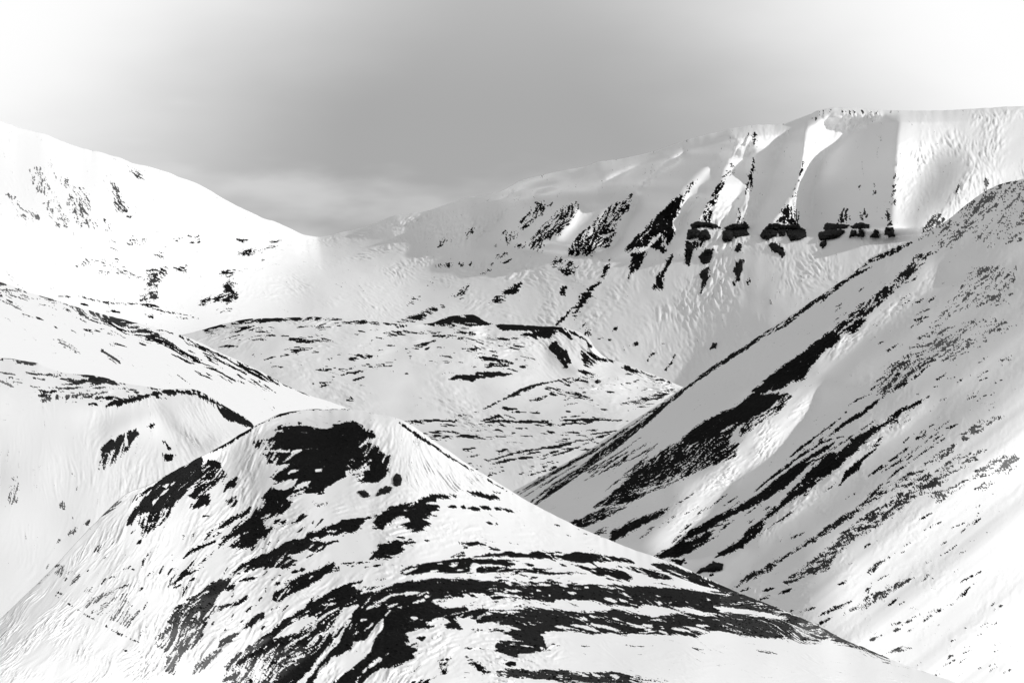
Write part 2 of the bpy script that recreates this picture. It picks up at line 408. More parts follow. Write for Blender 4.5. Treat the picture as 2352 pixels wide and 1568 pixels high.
for a in [('A1', 12, .8, '870,755 910,760'), ('A1', 10, 1, '1310,935 1340,930'), ('A1', 13, 1, '1630,912 1670,925 1705,918'), ('A1', 8, .9, '1850,932 1900,930 1940,920'),
          ('A1', 5, .7, '1820,975 1910,960'), ('A1', 6, 1, '1795,1058 1830,1053'), ('A1', 5, .8, '400,1308 560,1310 700,1345 850,1360 950,1360 1090,1375'),
          ('A1', 12, .85, '980,1360 1090,1378'), ('A1', 7, .9, '550,1357 620,1365'), ('A1', 6, .9, '730,1408 840,1413'), ('A1', 5, .8, '1000,1370 1130,1410 1300,1440 1370,1460'),
          ('A1', 8, .9, '1210,1445 1290,1460'), ('A2', 16, .9, '1590,1385 1550,1440 1500,1480 1470,1510'), ('A2', 14, .9, '1690,1480 1645,1530'),
          ('A5', 14, .85, '1870,350 1905,325'), ('A5', 6, .9, '1770,403 1810,398'), ('A5', 6, .9, '1840,412 1865,405'), ('A5', 10, .9, '2105,570 2130,515 2170,500'),
          ('A5', 12, 1, '2300,510 2270,580 2230,620'), ('A5', 8, .7, '2200,440 2240,430'), ('A5', 14, .95, '1590,190 1540,250 1480,310'), ('A3', 8, .8, '840,430 815,540 800,600')]:
    M.L(*a)
# gullies whose walls turn from the sun
SH = [('A3', -1.25, 5, '780,255 870,165 850,260 840,400 810,560 770,680 680,800 610,890 540,960 470,960 530,830 600,650 640,520 660,420 700,330'),
      ('A3', -1.1, 6, '1500,140 1490,230 1470,420 1460,700 1440,900 1380,960 1000,960 900,970 885,900 900,680 940,500 1060,380 1200,270 1330,190 1420,150'),
      ('A3', -.3, 34, '1640,520 1760,440 1880,440 1960,520 1880,680 1820,760 1700,850 1630,950 1520,900 1590,620'),
      ('A2', -.9, 7, '1180,560 1180,380 1540,300 1800,240 2352,90 2500,80 2740,230 2650,380 2590,470 2480,580 2352,690 2240,760 2352,600 2200,560 2010,600 1830,700 1570,970 1560,1000 1420,990 1180,960 950,1000 930,990 1040,850 1200,690 1250,600'),
      ('A2', -1.3, 5, '2040,600 2190,560 2352,480 2352,560 2110,810 1960,990 1830,1040 1880,960 1980,780 2030,680'),
      ('A3', -1.3, 5, '0,880 100,770 200,620 280,560 250,650 150,780 100,880 30,930 0,930'), ('A2', -1.2, 5, '2250,1000 2352,870 2440,780 2400,900 2352,990'),
      ('A3', -1.2, 5, '270,910 340,830 400,720 430,640 430,740 400,790 360,870 290,920')]
LITM = [('A2', .6, 10, '1500,850 1640,700 1760,600 1900,520 1960,540 1840,650 1700,790 1560,940 1500,960'), ('A2', .6, 10, '1700,560 1850,470 2000,400 2120,380 2000,460 1840,580'), ('A2', .8, 7, '1230,640 1350,570 1480,520 1540,540 1400,620 1280,700'),
        ('A2', .7, 7, '2352,560 2480,440 2600,330 2660,330 2560,460 2440,600 2352,690'),
        ('A2', 1.5, 5, '1640,660 1672,690 1600,830 1520,910 1430,970 1440,1000 1395,1000 1500,890 1580,800'), ('A2', 1.1, 5, '1425,660 1455,668 1340,800 1240,890 1225,862 1330,770'),
        ('A2', 1.2, 8, '2352,300 2400,330 2200,470 2060,590 2040,560 2150,440'), ('A3', -1.4, 5, '330,300 380,330 330,420 300,480 280,520 250,600 240,560 270,460'), ('A3', -.9, 6, '470,330 500,340 490,480 470,560 440,560 465,440'),
        ('A2', -1.6, 6, '1150,800 1250,730 1350,650 1300,630 1200,700 1080,820'), ('A2', -1.6, 6, '1500,640 1560,640 1440,770 1330,870 1290,870 1400,740'),
('A2', 2.2, 4, '2010,600 2045,610 2035,690 1990,780 1900,940 1820,985 1780,975 1880,870 1960,740'), ('A2', 2.2, 4, '2352,640 2400,620 2370,760 2352,830 2260,960 2240,960 2290,900 2290,790'),
        ('A3', 2.7, 4, '855,260 900,200 1000,180 960,400 930,540 895,700 885,920 860,940 800,880 790,700 830,500')]
LITB = [('A3', 1.3, 10, '1500,130 1500,-200 2600,-200 2600,700 1800,900 1450,960 1470,420')]
rel = integrate_shade(LITB + SH + LITM, 1.7, 70, 3.0, lit=.9)
rng = np.random.default_rng(3)
lump = blur(rng.standard_normal((RH, RW)), 22, 22); lump /= lump.std()
Mfade = np.clip((np.arange(RW) * RS - 1080) / 160, 0, 1)[None, :] * np.clip((760 - np.arange(RH) * RS) / 200, 0, 1)[:, None]
rel = rel * Mfade + lump * 5 * np.clip((np.arange(RW) * RS - 500) / 300, .3, 1)[None, :]
# smooth drifts in the shaded gullies, rippled snow elsewhere
M.s = np.ones((RH, RW))
Yg, Xg = np.mgrid[0:RH, 0:RW]
for reg, amt, soft, st in SH:
    q, _, ins = seg_dist(Xg * RS + 1., Yg * RS + 1., pts(reg, st), True)
    M.s *= 1 - .85 * np.clip(.5 + np.where(ins, q, -q) / 16, 0, 1)
M.s *= np.clip((np.arange(RW) * RS - 350) / 350, .12, 1)[None, :]
crest = [(-70,258,4250),(0,277,4300),(43,293,4330),(103,308,4370),(143,325,4400),(187,340,4440),(233,350,4480),(277,363,4520),(307,376,4560),(340,382,4600),(377,392,4650),(413,407,4720),
 (447,418,4790),(483,438,4850),(517,458,4920),(560,480,5000),(607,502,5100),(633,510,5150),(667,525,5220),(703,540,5350),(733,543,5450),(784,534,5450),(851,518,5400),(907,495,5350),(984,483,5300),
 (1037,467,5250),(1071,455,5220),(1144,442,5150),(1194,417,5100),(1244,402,5080),(1297,390,5050),(1344,382,5030),(1371,373,5010),(1434,362,4980),(1501,348,4950),(1568,325,4920),(1658,301,4900),
 (1718,289,4880),(1801,283,4870),(1855,264,4860),(1885,251,4850),(1921,247,4850),(1968,249,4850),(2035,253,4850),(2135,254,4850),(2352,244,4850),(2450,242,4850)]
crest = [(a, b, d - max(0, a - 733) * .12) for a, b, d in crest]
mid_r = [(-70,520,3650),(200,540,3900),(450,600,4300),(700,640,4700),(900,640,4740),(1100,630,4620),(1300,620,4480),(1568,590,4350),(1800,560,4260),(2100,545,4150),(2450,540,4050)]
bot_r = [(-70,780,3400),(200,790,3520),(450,800,3700),(700,800,3880),(900,800,3950),(1100,840,3900),(1300,900,3720),(1568,940,3600),(1800,850,3500),(2100,800,3400),(2450,780,3300)]
terrain('mountain_range', [crest, mid_r, bot_r], 262, M,
        [(150,450,75),(350,600,20),(560,650,150),(700,620,25),(850,640,30),(1000,560,100),(1000,680,15),(1200,560,135),(1400,520,130),(1560,480,115),(1800,450,105),(2050,450,100),(1250,680,20),(1500,720,40),(1700,660,70),(1850,650,60),(1600,600,110)],
        back=(500, 260), relief=rel, snow_amp=(2.5, .5), rock_amp=1.2, seed=11, lic_len=(5, 2), patchy=.3, jitter=.4, grit=.65)

# ================================================================== VALLEY
V = Paint()
for a in [
 ('A4', .6, '1400,430 1550,390 1750,360 2000,352 2352,350 2352,365 1900,375 1700,385 1580,415 1420,450'), ('A4', .45, '1550,440 1700,410 1850,420 1800,440 1580,460'),
 ('A4', .5, '2150,410 2352,385 2352,415 2200,430'), ('A4', .5, '2030,510 2250,495 2300,510 2100,530'), ('A4', .6, '2000,570 2100,570 2050,590'), ('A4', .55, '2140,805 2280,790 2300,760 2280,800 2200,830'),
 ('A5', .55, '380,360 600,350 760,380 900,410 980,440 850,420 700,395 600,375'), ('A5', .95, '490,460 560,430 650,420 600,440 520,455'), ('A5', .6, '170,430 220,405 200,440'),
 ('A5', .6, '60,545 110,515 240,515 200,530 100,545'), ('A5', .5, '190,590 330,575 450,570 300,600 200,600'), ('A5', .6, '600,550 770,560 740,570 620,565'),
 ('A5', 1, '910,527 1000,532 1100,550 1180,572 1100,568 980,552'), ('A5', 1, '735,685 800,655 900,650 950,635 1050,628 1190,645 1110,662 1000,672 900,690 830,680 760,690'),
 ('A5', .7, '40,825 70,810 80,830'),
 ('A5', 1, '580,305 650,275 750,250 820,235 930,240 980,270 1040,300 950,320 850,312 790,295 700,297 620,310'), ('A5', .95, '900,230 960,200 1050,180 1070,210 1050,245 1000,225 930,235'),
 ('A5', 1, '1060,310 1120,295 1250,310 1400,310 1550,340 1450,345 1300,350 1180,337 1100,345'), ('A5', 1, '1240,380 1380,350 1480,350 1530,350 1450,370 1440,410 1350,390'),
 ('A5', 1, '1500,345 1560,360 1600,410 1560,395 1520,370'), ('A5', 1, '1560,345 1620,365 1680,395 1745,462 1700,470 1680,420 1620,385'),
 ('A5', .96, '1430,440 1480,420 1560,500 1580,560 1550,580 1500,520 1440,490'), ('A5', .75, '1440,500 1500,540 1560,600 1500,610'),
 ('A5', .78, '1650,490 1720,500 1780,540 1850,545 1900,570 1830,565 1750,550 1740,600 1680,590 1660,540'), ('A5', .85, '1640,620 1730,635 1690,650 1640,640'),
 ('A5', .95, '1930,600 1990,600 2100,650 2040,640 1960,620'), ('A5', .65, '770,350 870,355 930,375 850,370'), ('A5', .8, '1610,680 1660,660 1700,700 1650,690 1600,690'),
 ('A5', .62, '1400,740 1470,740 1560,770 1700,800 1780,820 1600,810 1450,790'), ('A5', .62, '1300,825 1380,800 1420,800 1350,835'), ('A5', .4, '1500,690 1580,700 1570,730'),
 ('A5', .65, '1920,855 2050,820 2250,760 2330,730 2200,810 2050,850'), ('A5', .9, '960,975 1010,950 1090,922 1140,928 1195,958 1110,940 1050,955'), ('A5', .6, '1100,880 1200,880 1150,895'),
 ('A5', .85, '540,1085 700,1078 940,1070 1000,1092 900,1084 720,1087'), ('A5', 1, '1420,1045 1450,1040 1480,1045 1450,1055')]:
    V.P(a[0], a[1], a[2], 2.2)
for a in [('A4', 8, .8, '1790,505 1860,500'), ('A4', 14, .6, '1930,620 2020,590 2150,560'), ('A4', 10, .7, '1500,560 1560,548 1660,548'), ('A4', 10, .7, '1820,640 1900,620'),
 ('A5', 20, .6, '0,295 150,290 280,300'), ('A5', 14, .6, '220,300 420,300'), ('A5', 8, .6, '300,385 380,380'), ('A5', 10, .6, '380,560 480,540'), ('A5', 12, .75, '690,525 800,530'),
 ('A5', 14, 1, '1090,585 1170,592'), ('A5', 10, 1, '985,602 1040,600'), ('A5', 12, .8, '0,655 130,625'), ('A5', 8, .8, '80,690 160,665'), ('A5', 8, .7, '840,495 900,490'),
 ('A5', 8, .85, '1950,650 2010,648'), ('A5', 10, .9, '2100,650 2200,680 2300,720'), ('A5', 12, .55, '1000,390 1160,410'), ('A5', 8, .7, '1150,440 1250,462'),
 ('A5', 10, 1, '900,920 1000,880 1100,830 1200,780 1300,730 1400,710 1560,680 1650,660'), ('A5', 8, .8, '1040,860 1150,810 1250,770 1330,735'),
 ('A5', 9, .9, '410,975 500,968 650,965 770,970 880,940'), ('A5', 16, .95, '470,990 520,968 580,972'), ('A5', 8, .8, '720,950 870,925'),
 ('A5', 14, .95, '870,1012 980,985 1080,970 1250,975 1400,980 1500,1000'), ('A5', 9, .95, '1380,970 1550,965 1780,960 1980,970'), ('A5', 14, .85, '1500,1000 1600,985 1700,985 1760,960'),
 ('A5', 8, .75, '1090,885 1240,890'), ('A5', 9, .85, '1170,912 1280,905'), ('A5', 8, .8, '1300,915 1410,912'), ('A5', 7, .8, '1740,895 1860,890'), ('A5', 6, .8, '1550,903 1580,905'),
 ('A5', 16, .7, '560,1055 640,1050 760,1045 820,1055'), ('A5', 12, .95, '1040,1040 1080,1030 1120,1045'), ('A5', 8, 1, '1170,1053 1200,1055'), ('A5', 9, .9, '1520,1055 1590,1047 1640,1055'),
 ('A5', 9, .9, '1720,1060 1800,1050 1900,1035'), ('A5', 10, .95, '860,1270 1000,1250 1100,1220 1200,1190 1350,1165 1500,1145 1620,1110 1850,1060'),
 ('A5', 12, .85, '870,1290 1050,1265 1200,1230 1400,1210 1500,1170'), ('A5', 7, .85, '1380,1230 1560,1180 1700,1120 1850,1060'), ('A5', 14, .6, '950,1010 1050,1000 1150,1000'),
 ('A5', 8, .7, '1330,1000 1450,1000'), ('A5', 8, .7, '660,1000 800,1000')]:
    V.L(*a)
strands(V, 40, (480, 745, 950, 780), 178, 50, 1.8, .7, 5)
strands(V, 60, (560, 790, 1150, 860), 168, 36, 1.6, .55, 8)
strands(V, 30, (1050, 775, 1200, 850), 12, 40, 1.6, .6, 8)
strands(V, 45, (1300, 860, 1560, 960), 170, 36, 1.6, .6, 10)
strands(V, 60, (940, 965, 1400, 1045), 178, 50, 1.7, .65, 4)
strands(V, 24, (1080, 1050, 1350, 1085), 164, 60, 1.6, .65, 4)
V.P('A5', .75, '560,300 640,262 760,240 900,228 1060,176 1075,215 1050,240 1100,290 900,325 700,318', 2)
V.P('A5', .96, '600,306 660,278 760,256 830,262 900,240 985,270 1040,302 950,318 850,308 780,292 690,298', 3); V.P('A5', 0, '760,296 830,305 870,320 800,322', 2); V.P('A5', 0, '1400,500 1440,490 1500,560 1560,640 1500,640 1430,600', 2)
vrel = integrate_shade([('A5', -3.6, 9, '1400,490 1430,440 1500,440 1570,560 1640,600 1620,650 1560,650 1420,600'), ('A5', -4.5, 8, '850,985 1400,990 1500,1010 1700,1000 1880,1040 1500,1060 1000,1070 560,1050 520,1020'),
                        ('A5', -1.6, 22, '800,1100 1500,1110 1750,1070 1500,1140 1300,1160 1000,1240 850,1270 650,1150')], 1.0, 22, 4)
vl = blur(np.random.default_rng(8).standard_normal((RH, RW)), 16, 8); vl /= vl.std()
vrel = vrel + vl * 14
vc = [(360,778,3500),(430,766,3550),(467,756,3580),(517,742,3600),(583,731,3620),(667,729,3640),(733,727.5,3650),(784,730,3650),(867,738,3650),(944,746,3650),(984,743,3700),(1034,726,3740),(1084,722,3740),(1117,738,3720),
      (1144,743,3700),(1201,746,3680),(1267,750,3660),(1317,758,3640),(1351,776,3600),(1366,798,3550),(1394,822,3500),(1417,830,3480),(1451,843,3450),(1501,860,3420),(1534,873,3400),(1568,888,3380),(1700,920,3380)]
v1 = [(380,850,3150),(700,830,3200),(1000,830,3250),(1300,880,3200),(1500,920,3150),(1700,960,3100)]
v2 = [(450,960,2600),(784,955,2650),(1100,965,2650),(1400,970,2600),(1700,990,2500)]
v3 = [(600,1050,2150),(900,1050,2200),(1200,1045,2200),(1450,1050,2150),(1700,1060,2100)]
v4 = [(750,1280,1550),(1000,1260,1600),(1200,1230,1650),(1350,1220,1700),(1700,1220,1700)]
terrain('valley_floor', [vc, v1, v2, v3, v4], 240, V,
        [(500,760,170),(700,750,178),(600,850,165),(900,760,12),(1100,770,8),(900,850,175),(1100,880,2),(1280,820,60),(1300,900,15),(1450,880,25),(1500,930,165),(1000,970,175),(1300,990,3),(1100,1070,175),(1400,1020,165)],
        back=(300, 90), relief=vrel, snow_amp=(4.5, 1.4), rock_amp=1.5, seed=21, t_rows=[0, .3, .55, .75, 1])

# ================================================================== LEFT HILLS
L5 = Paint()
for a in [('A4', .8, '500,270 700,335 900,395 1100,475 1250,560 1100,520 950,450 800,400 640,335', .15), ('A4', .78, '1000,440 1150,520 1300,600 1480,690 1450,700 1250,600 1080,520', 0),
          ('A4', .35, '0,120 200,180 500,275 700,350 650,370 400,300 200,240 0,190', .45), ('A4', .3, '0,230 120,260 200,300 100,290', .7), ('A4', .35, '160,330 260,345 300,365 230,350', .5),
          ('A4', 1, '380,485 430,500 490,530 520,550 560,610 540,605 470,570 420,530', .72), ('A4', 1, '700,573 760,608 820,650 827,665 770,638', .3),
          ('A4', .5, '350,480 380,490 375,500', .2), ('A4', .5, '1240,470 1600,640 1960,830 1900,800 1500,600', 0), ('A4', .45, '700,370 900,430 1050,510 900,460 740,400', 0)]:
    L5.P(a[0], a[1], a[2], 2.6, a[3])
for a in [('A4', 16, .85, '1180,570 1300,620 1460,700 1540,740'), ('A4', 6, 1, '1540,745 1590,770 1632,797'), ('A4', 9, .8, '1000,405 1200,465 1400,550 1600,645 1750,715 1960,830'),
          ('A4', 16, .9, '1280,525 1450,585 1600,655 1700,705 1850,795'), ('A4', 6, .95, '1850,755 2000,830 2150,892'), ('A4', 7, .9, '370,410 395,425'), ('A4', 8, .8, '580,430 630,440'),
          ('A4', 7, .7, '650,435 690,447'), ('A4', 7, .8, '1180,600 1290,650 1360,680'), ('A4', 7, .8, '240,345 300,368'), ('A4', 5, .8, '0,112 200,178 400,240 600,305 800,355 1000,402', .3),
          ('A4', 10, .7, '300,240 450,290 600,340'), ('A4', 6, .9, '1880,965 1905,978'), ('A4', 7, .8, '840,430 950,460 1050,510'), ('A4', 5, .85, '1400,590 1500,640 1600,690 1700,740')]:
    L5.L(*a[:4], g=(a[4] if len(a) > 4 else None))
strands(L5, 40, (150, 705, 420, 790), 24, 46, 1.7, .7, 4, .05)
strands(L5, 40, (400, 775, 640, 880), 29, 50, 1.7, .7, 3)
strands(L5, 26, (0, 655, 200, 720), 22, 36, 1.6, .6, 5, .3)
L5.s = np.full((RH, RW), .35)
terrain('left_hill', [[(-70,625),(0,647),(67,671),(133,691),(200,712),(267,729),(333,746),(383,759),(433,776),(467,791),(517,814),(567,837),(617,862),(667,889),(717,909),(784,932),(900,985)],
                      [(-70,930),(200,950),(400,980),(600,1040),(900,1080)]], 160, L5,
        [(0,680,20),(300,750,22),(500,830,27),(700,900,28),(300,850,32)], plane=(550, -.38, .19), back=(250, 140), snow_amp=(.8, .3), seed=31, rock_amp=.8, lic_len=(14, 4))

L6 = Paint()
for a in [('A4', 1, '260,920 290,905 400,890 560,870 640,862 800,860 640,880 600,900 420,905 290,932', .42), ('A4', .85, '620,900 740,890 770,905 640,912', 0), ('A4', .9, '610,945 650,932 665,950 620,952', 0),
          ('A4', 1, '740,958 790,925 900,905 1010,880 1150,848 1250,850 1340,868 1320,843 1380,857 1480,925 1560,965 1700,1055 1740,1108 1650,1075 1560,1050 1500,980 1430,930 1370,890 1250,870 1160,870 1140,882 1050,885 950,915 850,945', .02),
          ('A4', 0, '1460,938 1528,970 1490,966', None), ('A4', 0, '1345,862 1415,884 1385,882', None),
          ('A4', .97, '697,1310 700,1250 730,1220 800,1185 860,1150 940,1120 960,1150 910,1200 880,1260 820,1290 760,1290', .06), ('A4', .62, '697,1280 850,1285 800,1340 740,1385 660,1410 690,1370', .08),
          ('A4', .1, '864,1150 882,1150 884,1235 866,1235', None), ('A4', .75, '1020,1098 1065,1076 1055,1105', 0), ('A4', .9, '1120,1285 1160,1300 1200,1298 1170,1330 1130,1340', 0),
          ('A4', 1, '1150,1232 1182,1248 1165,1255', 0), ('A4', .6, '1115,1200 1135,1205 1150,1230', 0), ('A4', .4, '500,1425 535,1425 530,1450 500,1450', .5),
          ('B1', 1, '585,1290 610,1262 645,1270 640,1310 615,1335', .62), ('B1', 1, '112,1025 160,1013 145,1052', .82), ('B1', .5, '110,1090 180,1070 180,1250 90,1270', .85),
          ('C1', 1, '600,255 620,210 650,200 690,150 670,210 630,250', .7), ('C1', 1, '505,310 540,285 580,288 540,308', .7), ('C1', .9, '750,150 790,120 775,155', .5), ('C1', .8, '840,395 870,360 895,340 875,400', .4),
          ('C1', .45, '330,520 560,515 720,620 650,680 560,640 470,580 360,570', .8), ('C1', .8, '740,770 760,720 870,705 800,770', .85), ('C1', .95, '760,890 790,830 900,770 1030,735 940,800 850,850', .82),
          ('C1', 1, '820,940 950,850 1080,770 1120,770 1140,840 1240,930 1200,1030 1130,1060 1000,1000', .86), ('B1', .35, '700,990 750,980 755,1020 710,1030', .5),
          ('A4', .5, '0,770 150,780 160,800 100,830 0,820', .88)]:
    L6.P(a[0], a[1], a[2], 3.0, a[3])
for a in [('A4', 4, .9, '0,628 150,640 280,675 350,700', .35), ('A4', 4, .8, '0,642 200,665 320,695', .4), ('A4', 6, .9, '120,735 300,745 480,745', .25), ('A4', 5, .9, '350,715 550,740 700,775 900,810 1150,845', .1),
          ('A4', 9, .95, '430,787 600,790 750,797 930,820 1100,843 1160,850', .12), ('A4', 13, .95, '330,832 500,838 620,828 830,842 1000,846', .2), ('A4', 7, .9, '200,820 280,832', .4), ('A4', 6, .9, '0,732 130,738', .5),
          ('A4', 8, .8, '480,808 640,812 800,812', .15), ('A4', 4, .8, '0,870 60,880', .5), ('A4', 5, .7, '450,935 530,932', .2), ('C1', 5, .8, '500,755 570,783', .5), ('C1', 6, .8, '1030,730 1150,690', .4),
          ('C1', 5, .8, '910,645 1050,612', .4), ('C1', 5, .9, '920,460 950,445', .3), ('C1', 8, .9, '990,335 1015,310', .3), ('C1', 5, .7, '620,190 665,60', .6), ('C1', 6, .8, '900,690 940,640', .5), ('C1', 5, .7, '770,570 790,560', .4)]:
    L6.L(*a[:4], g=a[4])
strands(L6, 50, (80, 858, 380, 915), 4, 50, 1.7, .7, 4, .12)
strands(L6, 20, (0, 830, 160, 880), 6, 40, 1.5, .65, 5, .3)
l6r = integrate_shade([('A4', -1.1, 22, '1110,960 1180,1020 1250,1100 1400,1180 1500,1200 1440,1260 1350,1260 1250,1200 1180,1100'), ('A4', -.5, 16, '700,1020 900,1000 1000,1010 880,1100 700,1200 680,1100')], 2.3, 40, 5)
l6l = blur(np.random.default_rng(5).standard_normal((RH, RW)), 14, 20); l6l /= l6l.std()
L6.s = np.clip((np.arange(RW) * RS - 60) / 260, .12, 1)[None, :] * np.ones((RH, 1))
terrain('near_left_hill', [[(-80,815),(0,821.5),(50,827),(87,834),(113,847),(167,859),(217,862),(283,879),(330,886),(383,894),(412,892),(440,893),(467,902),(517,932),(567,962),(580,981),(620,1010),(700,1060)],
                           [(-80,1620),(200,1630),(450,1640),(600,1600),(720,1400)]], 340, L6,
        [(0,830,3),(250,870,2),(420,930,60),(200,1000,95),(330,1000,100),(300,1100,100),(100,1200,95),(500,980,35),(450,1000,60),(150,1350,150),(300,1400,140)],
        plane=(417, -.22, .27), back=(200, 90), relief=l6r + l6l * 3, snow_amp=(1.8, .4), seed=41, rock_amp=.6, lic_len=(14, 4), round_px=70)

# ================================================================== RIGHT SLOPE
R8 = Paint()
for a in [
 ('A3', .62, '1640,985 1830,880 2000,745 2200,625 2352,600 2352,700 2100,860 1950,960 1850,1060 1700,1050 1800,980', .55), ('A3', .45, '2000,850 2352,700 2352,1000 2100,1060 2000,1000', .75),
 ('A3', .62, '1490,1250 1600,1120 1770,1080 1700,1130 1600,1230 1500,1300 1420,1380 1340,1470 1180,1560 1150,1530 1300,1420 1440,1310', .08),
 ('A6', .78, '1150,340 1230,270 1330,190 1450,110 1560,20 1600,0 1550,90 1460,160 1340,270 1290,320 1200,345', .02), ('A6', .88, '1040,430 1080,390 1150,370 1260,365 1240,400 1190,440 1080,460', 0),
 ('A6', 1, '485,860 640,720 850,570 1000,450 1090,440 1080,500 1040,550 980,560 940,620 880,690 840,770 740,800 650,850 500,868', 0),
 ('A6', 1, '480,875 600,872 720,880 650,930 600,980 500,1030 400,1090 330,1080 250,1170 150,1200 0,1240 0,1180 100,1100 200,1040 350,970', 0),
 ('A6', .82, '0,1240 200,1180 400,1060 350,1130 300,1250 380,1220 360,1300 200,1360 100,1400 0,1460', 0),
 ('A6', .6, '400,1090 600,980 720,880 760,900 640,1010 500,1100 400,1160', 0),
 ('A5', .93, '1830,1490 1950,1390 2050,1300 2200,1180 2352,1100 2352,1330 2200,1400 2100,1470 1980,1530 1750,1567', 0),
 ('A5', .35, '2352,1325 2200,1380 2000,1460 2080,1470 2250,1420 2352,1380', None),
 ('C3', .85, '930,140 1200,20 1420,0 1200,110 1020,190', 0), ('C3', .97, '1290,210 1350,200 1500,110 1800,10 1750,60 1500,200 1300,310 1280,300', 0), ('C3', .8, '1130,240 1280,170 1240,220 1160,260', 0),
 ('A6', .5, '1330,800 1400,720 1600,520 1750,390 1900,400 2000,440 1850,560 1650,700 1500,840 1350,900', .2),
 ('A6', .5, '1640,480 1800,280 1900,190 2000,0 2300,0 2250,260 2000,270 1850,330', .6), ('A6', .42, '1600,500 1750,400 2200,350 2300,400 2050,560 1850,650 1700,620', .58),
 ('A6', 1, '720,1567 850,1470 980,1340 1080,1270 1180,1180 1350,1090 1400,1060 1500,1010 1480,1050 1380,1100 1300,1160 1200,1260 1120,1330 1050,1390 900,1500 850,1567', .02),
 ('A6', .55, '1330,1567 1500,1470 1700,1330 1900,1200 1850,1280 1700,1400 1500,1530', .3), ('A6', .48, '1700,1420 1900,1300 2100,1250 2000,1350 1850,1450 1700,1567 1480,1567', .42),
 ('A6', .85, '2040,1400 2100,1330 2300,1290 2320,1330 2200,1400 2050,1440', .75), ('A6', .6, '1900,1180 2050,1060 2200,1030 2100,1100 1950,1190', .55), ('A6', .5, '2180,650 2280,590 2260,640 2200,690', .55),
 ('E', 1, '0,690 120,600 260,470 400,350 500,240 620,120 750,0 880,0 800,90 700,160 620,230 500,310 420,360 380,400 300,460 290,520 230,560 150,640 60,680 0,700', 0),
 ('C3', 1, '1680,435 1850,340 2000,230 2150,130 2352,20 2352,80 2200,200 2150,300 2000,400 1850,450 1720,460', 0), ('C3', .25, '1950,300 2150,200 2330,105 2250,170 2100,240 1990,310', None),
 ('C3', 1, '1800,470 1950,468 1960,485 1900,520', 0), ('E', .86, '80,925 200,830 380,740 520,650 640,570 800,450 960,350 1120,220 1150,250 1000,350 800,500 640,600 480,680 350,790 180,870 110,925', .06),
 ('E', .72, '440,880 560,780 700,680 820,560 950,450 1150,330 1300,200 1450,130 1500,200 1300,330 1200,420 1080,490 900,600 790,700 740,790 600,830 460,900', .16),
 ('E', .62, '890,1060 1000,990 1120,920 1320,850 1200,930 1000,1050 900,1070', .3), ('E', .6, '1350,290 1550,240 1760,150 1700,200 1560,290 1480,340 1490,300', .5),
 ('E', .85, '1760,120 1840,60 1960,50 2050,40 1980,130 1850,140 1750,150', .75), ('E', .5, '1750,240 1850,180 1880,200 1800,260', .6), ('E', .5, '960,835 1090,735 1190,685 1100,760 1000,835', .15)]:
    R8.P(a[0], a[1], a[2], 3.5, a[3])
for a in [('A5', 9, .95, '1200,1470 1350,1390 1500,1310 1750,1175 1950,1035 2150,895 2352,755'), ('A5', 46, .93, '1330,1545 1500,1420 1700,1270 1850,1160 2000,1050 2150,930 2230,860 2352,770'),
 ('A5', 20, .9, '1300,1530 1480,1400 1650,1295 1800,1190'), ('A5', 8, .9, '1230,1475 1400,1370 1600,1250 1800,1130 1950,1030'), ('A5', 7, .85, '1260,1490 1450,1375 1620,1275'), ('A5', 7, .85, '1240,1455 1400,1355 1560,1265 1620,1232'),
 ('A6', 26, .92, '-60,900 0,850 250,672 400,582 550,472 700,375'), ('A6', 13, .88, '550,490 700,405 800,340'), ('A6', 28, .88, '700,385 850,290 900,240 1000,190 1130,90 1300,0'), ('A3', 30, .78, '1200,1220 1300,1150 1450,1090 1640,1000'),
 ('A6', 14, 1, '705,1337 850,1220 960,1140 1090,1040'), ('A6', 24, .95, '970,1192 1120,1080 1250,1000 1400,880'), ('A6', 18, .7, '1400,880 1560,790 1700,680'), ('A6', 8, .7, '1140,960 1210,910 1300,880'), ('A6', 12, .8, '1290,850 1350,810'),
 ('A6', 17, .97, '497,1545 650,1422 800,1312 950,1210 1110,1165'), ('A6', 36, 1, '500,1590 650,1482 800,1372 900,1300 1050,1208'), ('A6', 22, .9, '1400,1060 1480,1000 1600,950 1700,890'),
 ('A6', 24, 1, '1085,1500 1130,1420 1220,1340 1300,1280 1335,1248'), ('A6', 16, .95, '1430,1340 1480,1300 1560,1240'), ('A6', 5, .85, '1290,1560 1450,1430 1600,1320 1820,1170'), ('A6', 8, .8, '1545,1330 1585,1292'),
 ('A6', 10, 1, '1115,1003 1130,996'), ('A6', 9, .7, '1740,790 1820,730'), ('A6', 8, .6, '1720,830 1760,815'), ('A6', 9, .6, '1960,910 2020,890'), ('A6', 8, .6, '2110,985 2160,960'), ('A6', 8, .8, '1620,1185 1650,1168'),
 ('E', 58, 1, '-20,450 150,372 280,300 450,190 600,60 690,-10'), ('E', 30, 1, '815,218 860,160 940,100 990,15'), ('E', 20, .85, '400,965 490,920'), ('E', 16, .75, '290,940 370,920'), ('E', 26, .72, '660,1115 780,1060 910,1010'),
 ('E', 16, .85, '660,1170 780,1115'), ('E', 16, .8, '270,1005 340,970'), ('E', 10, .8, '540,1085 650,1050'), ('E', 9, .8, '475,1080 500,1068'), ('E', 12, .8, '140,940 210,920'), ('E', 7, .6, '810,895 870,865'),
 ('C3', 40, 1, '2215,445 2300,400 2400,350'), ('C3', 9, 1, '2165,610 2200,598')]:
    R8.L(*a)
for st, g in (('1160,1180 1240,1140', .3), ('1170,1220 1240,1190', .35), ('1020,1280 1105,1240', .35), ('1430,1085 1520,1055', .6), ('1290,1150 1315,1140', .4), ('1110,1365 1340,1320', .6)):
    R8.L('E', 12, .8, st, g)
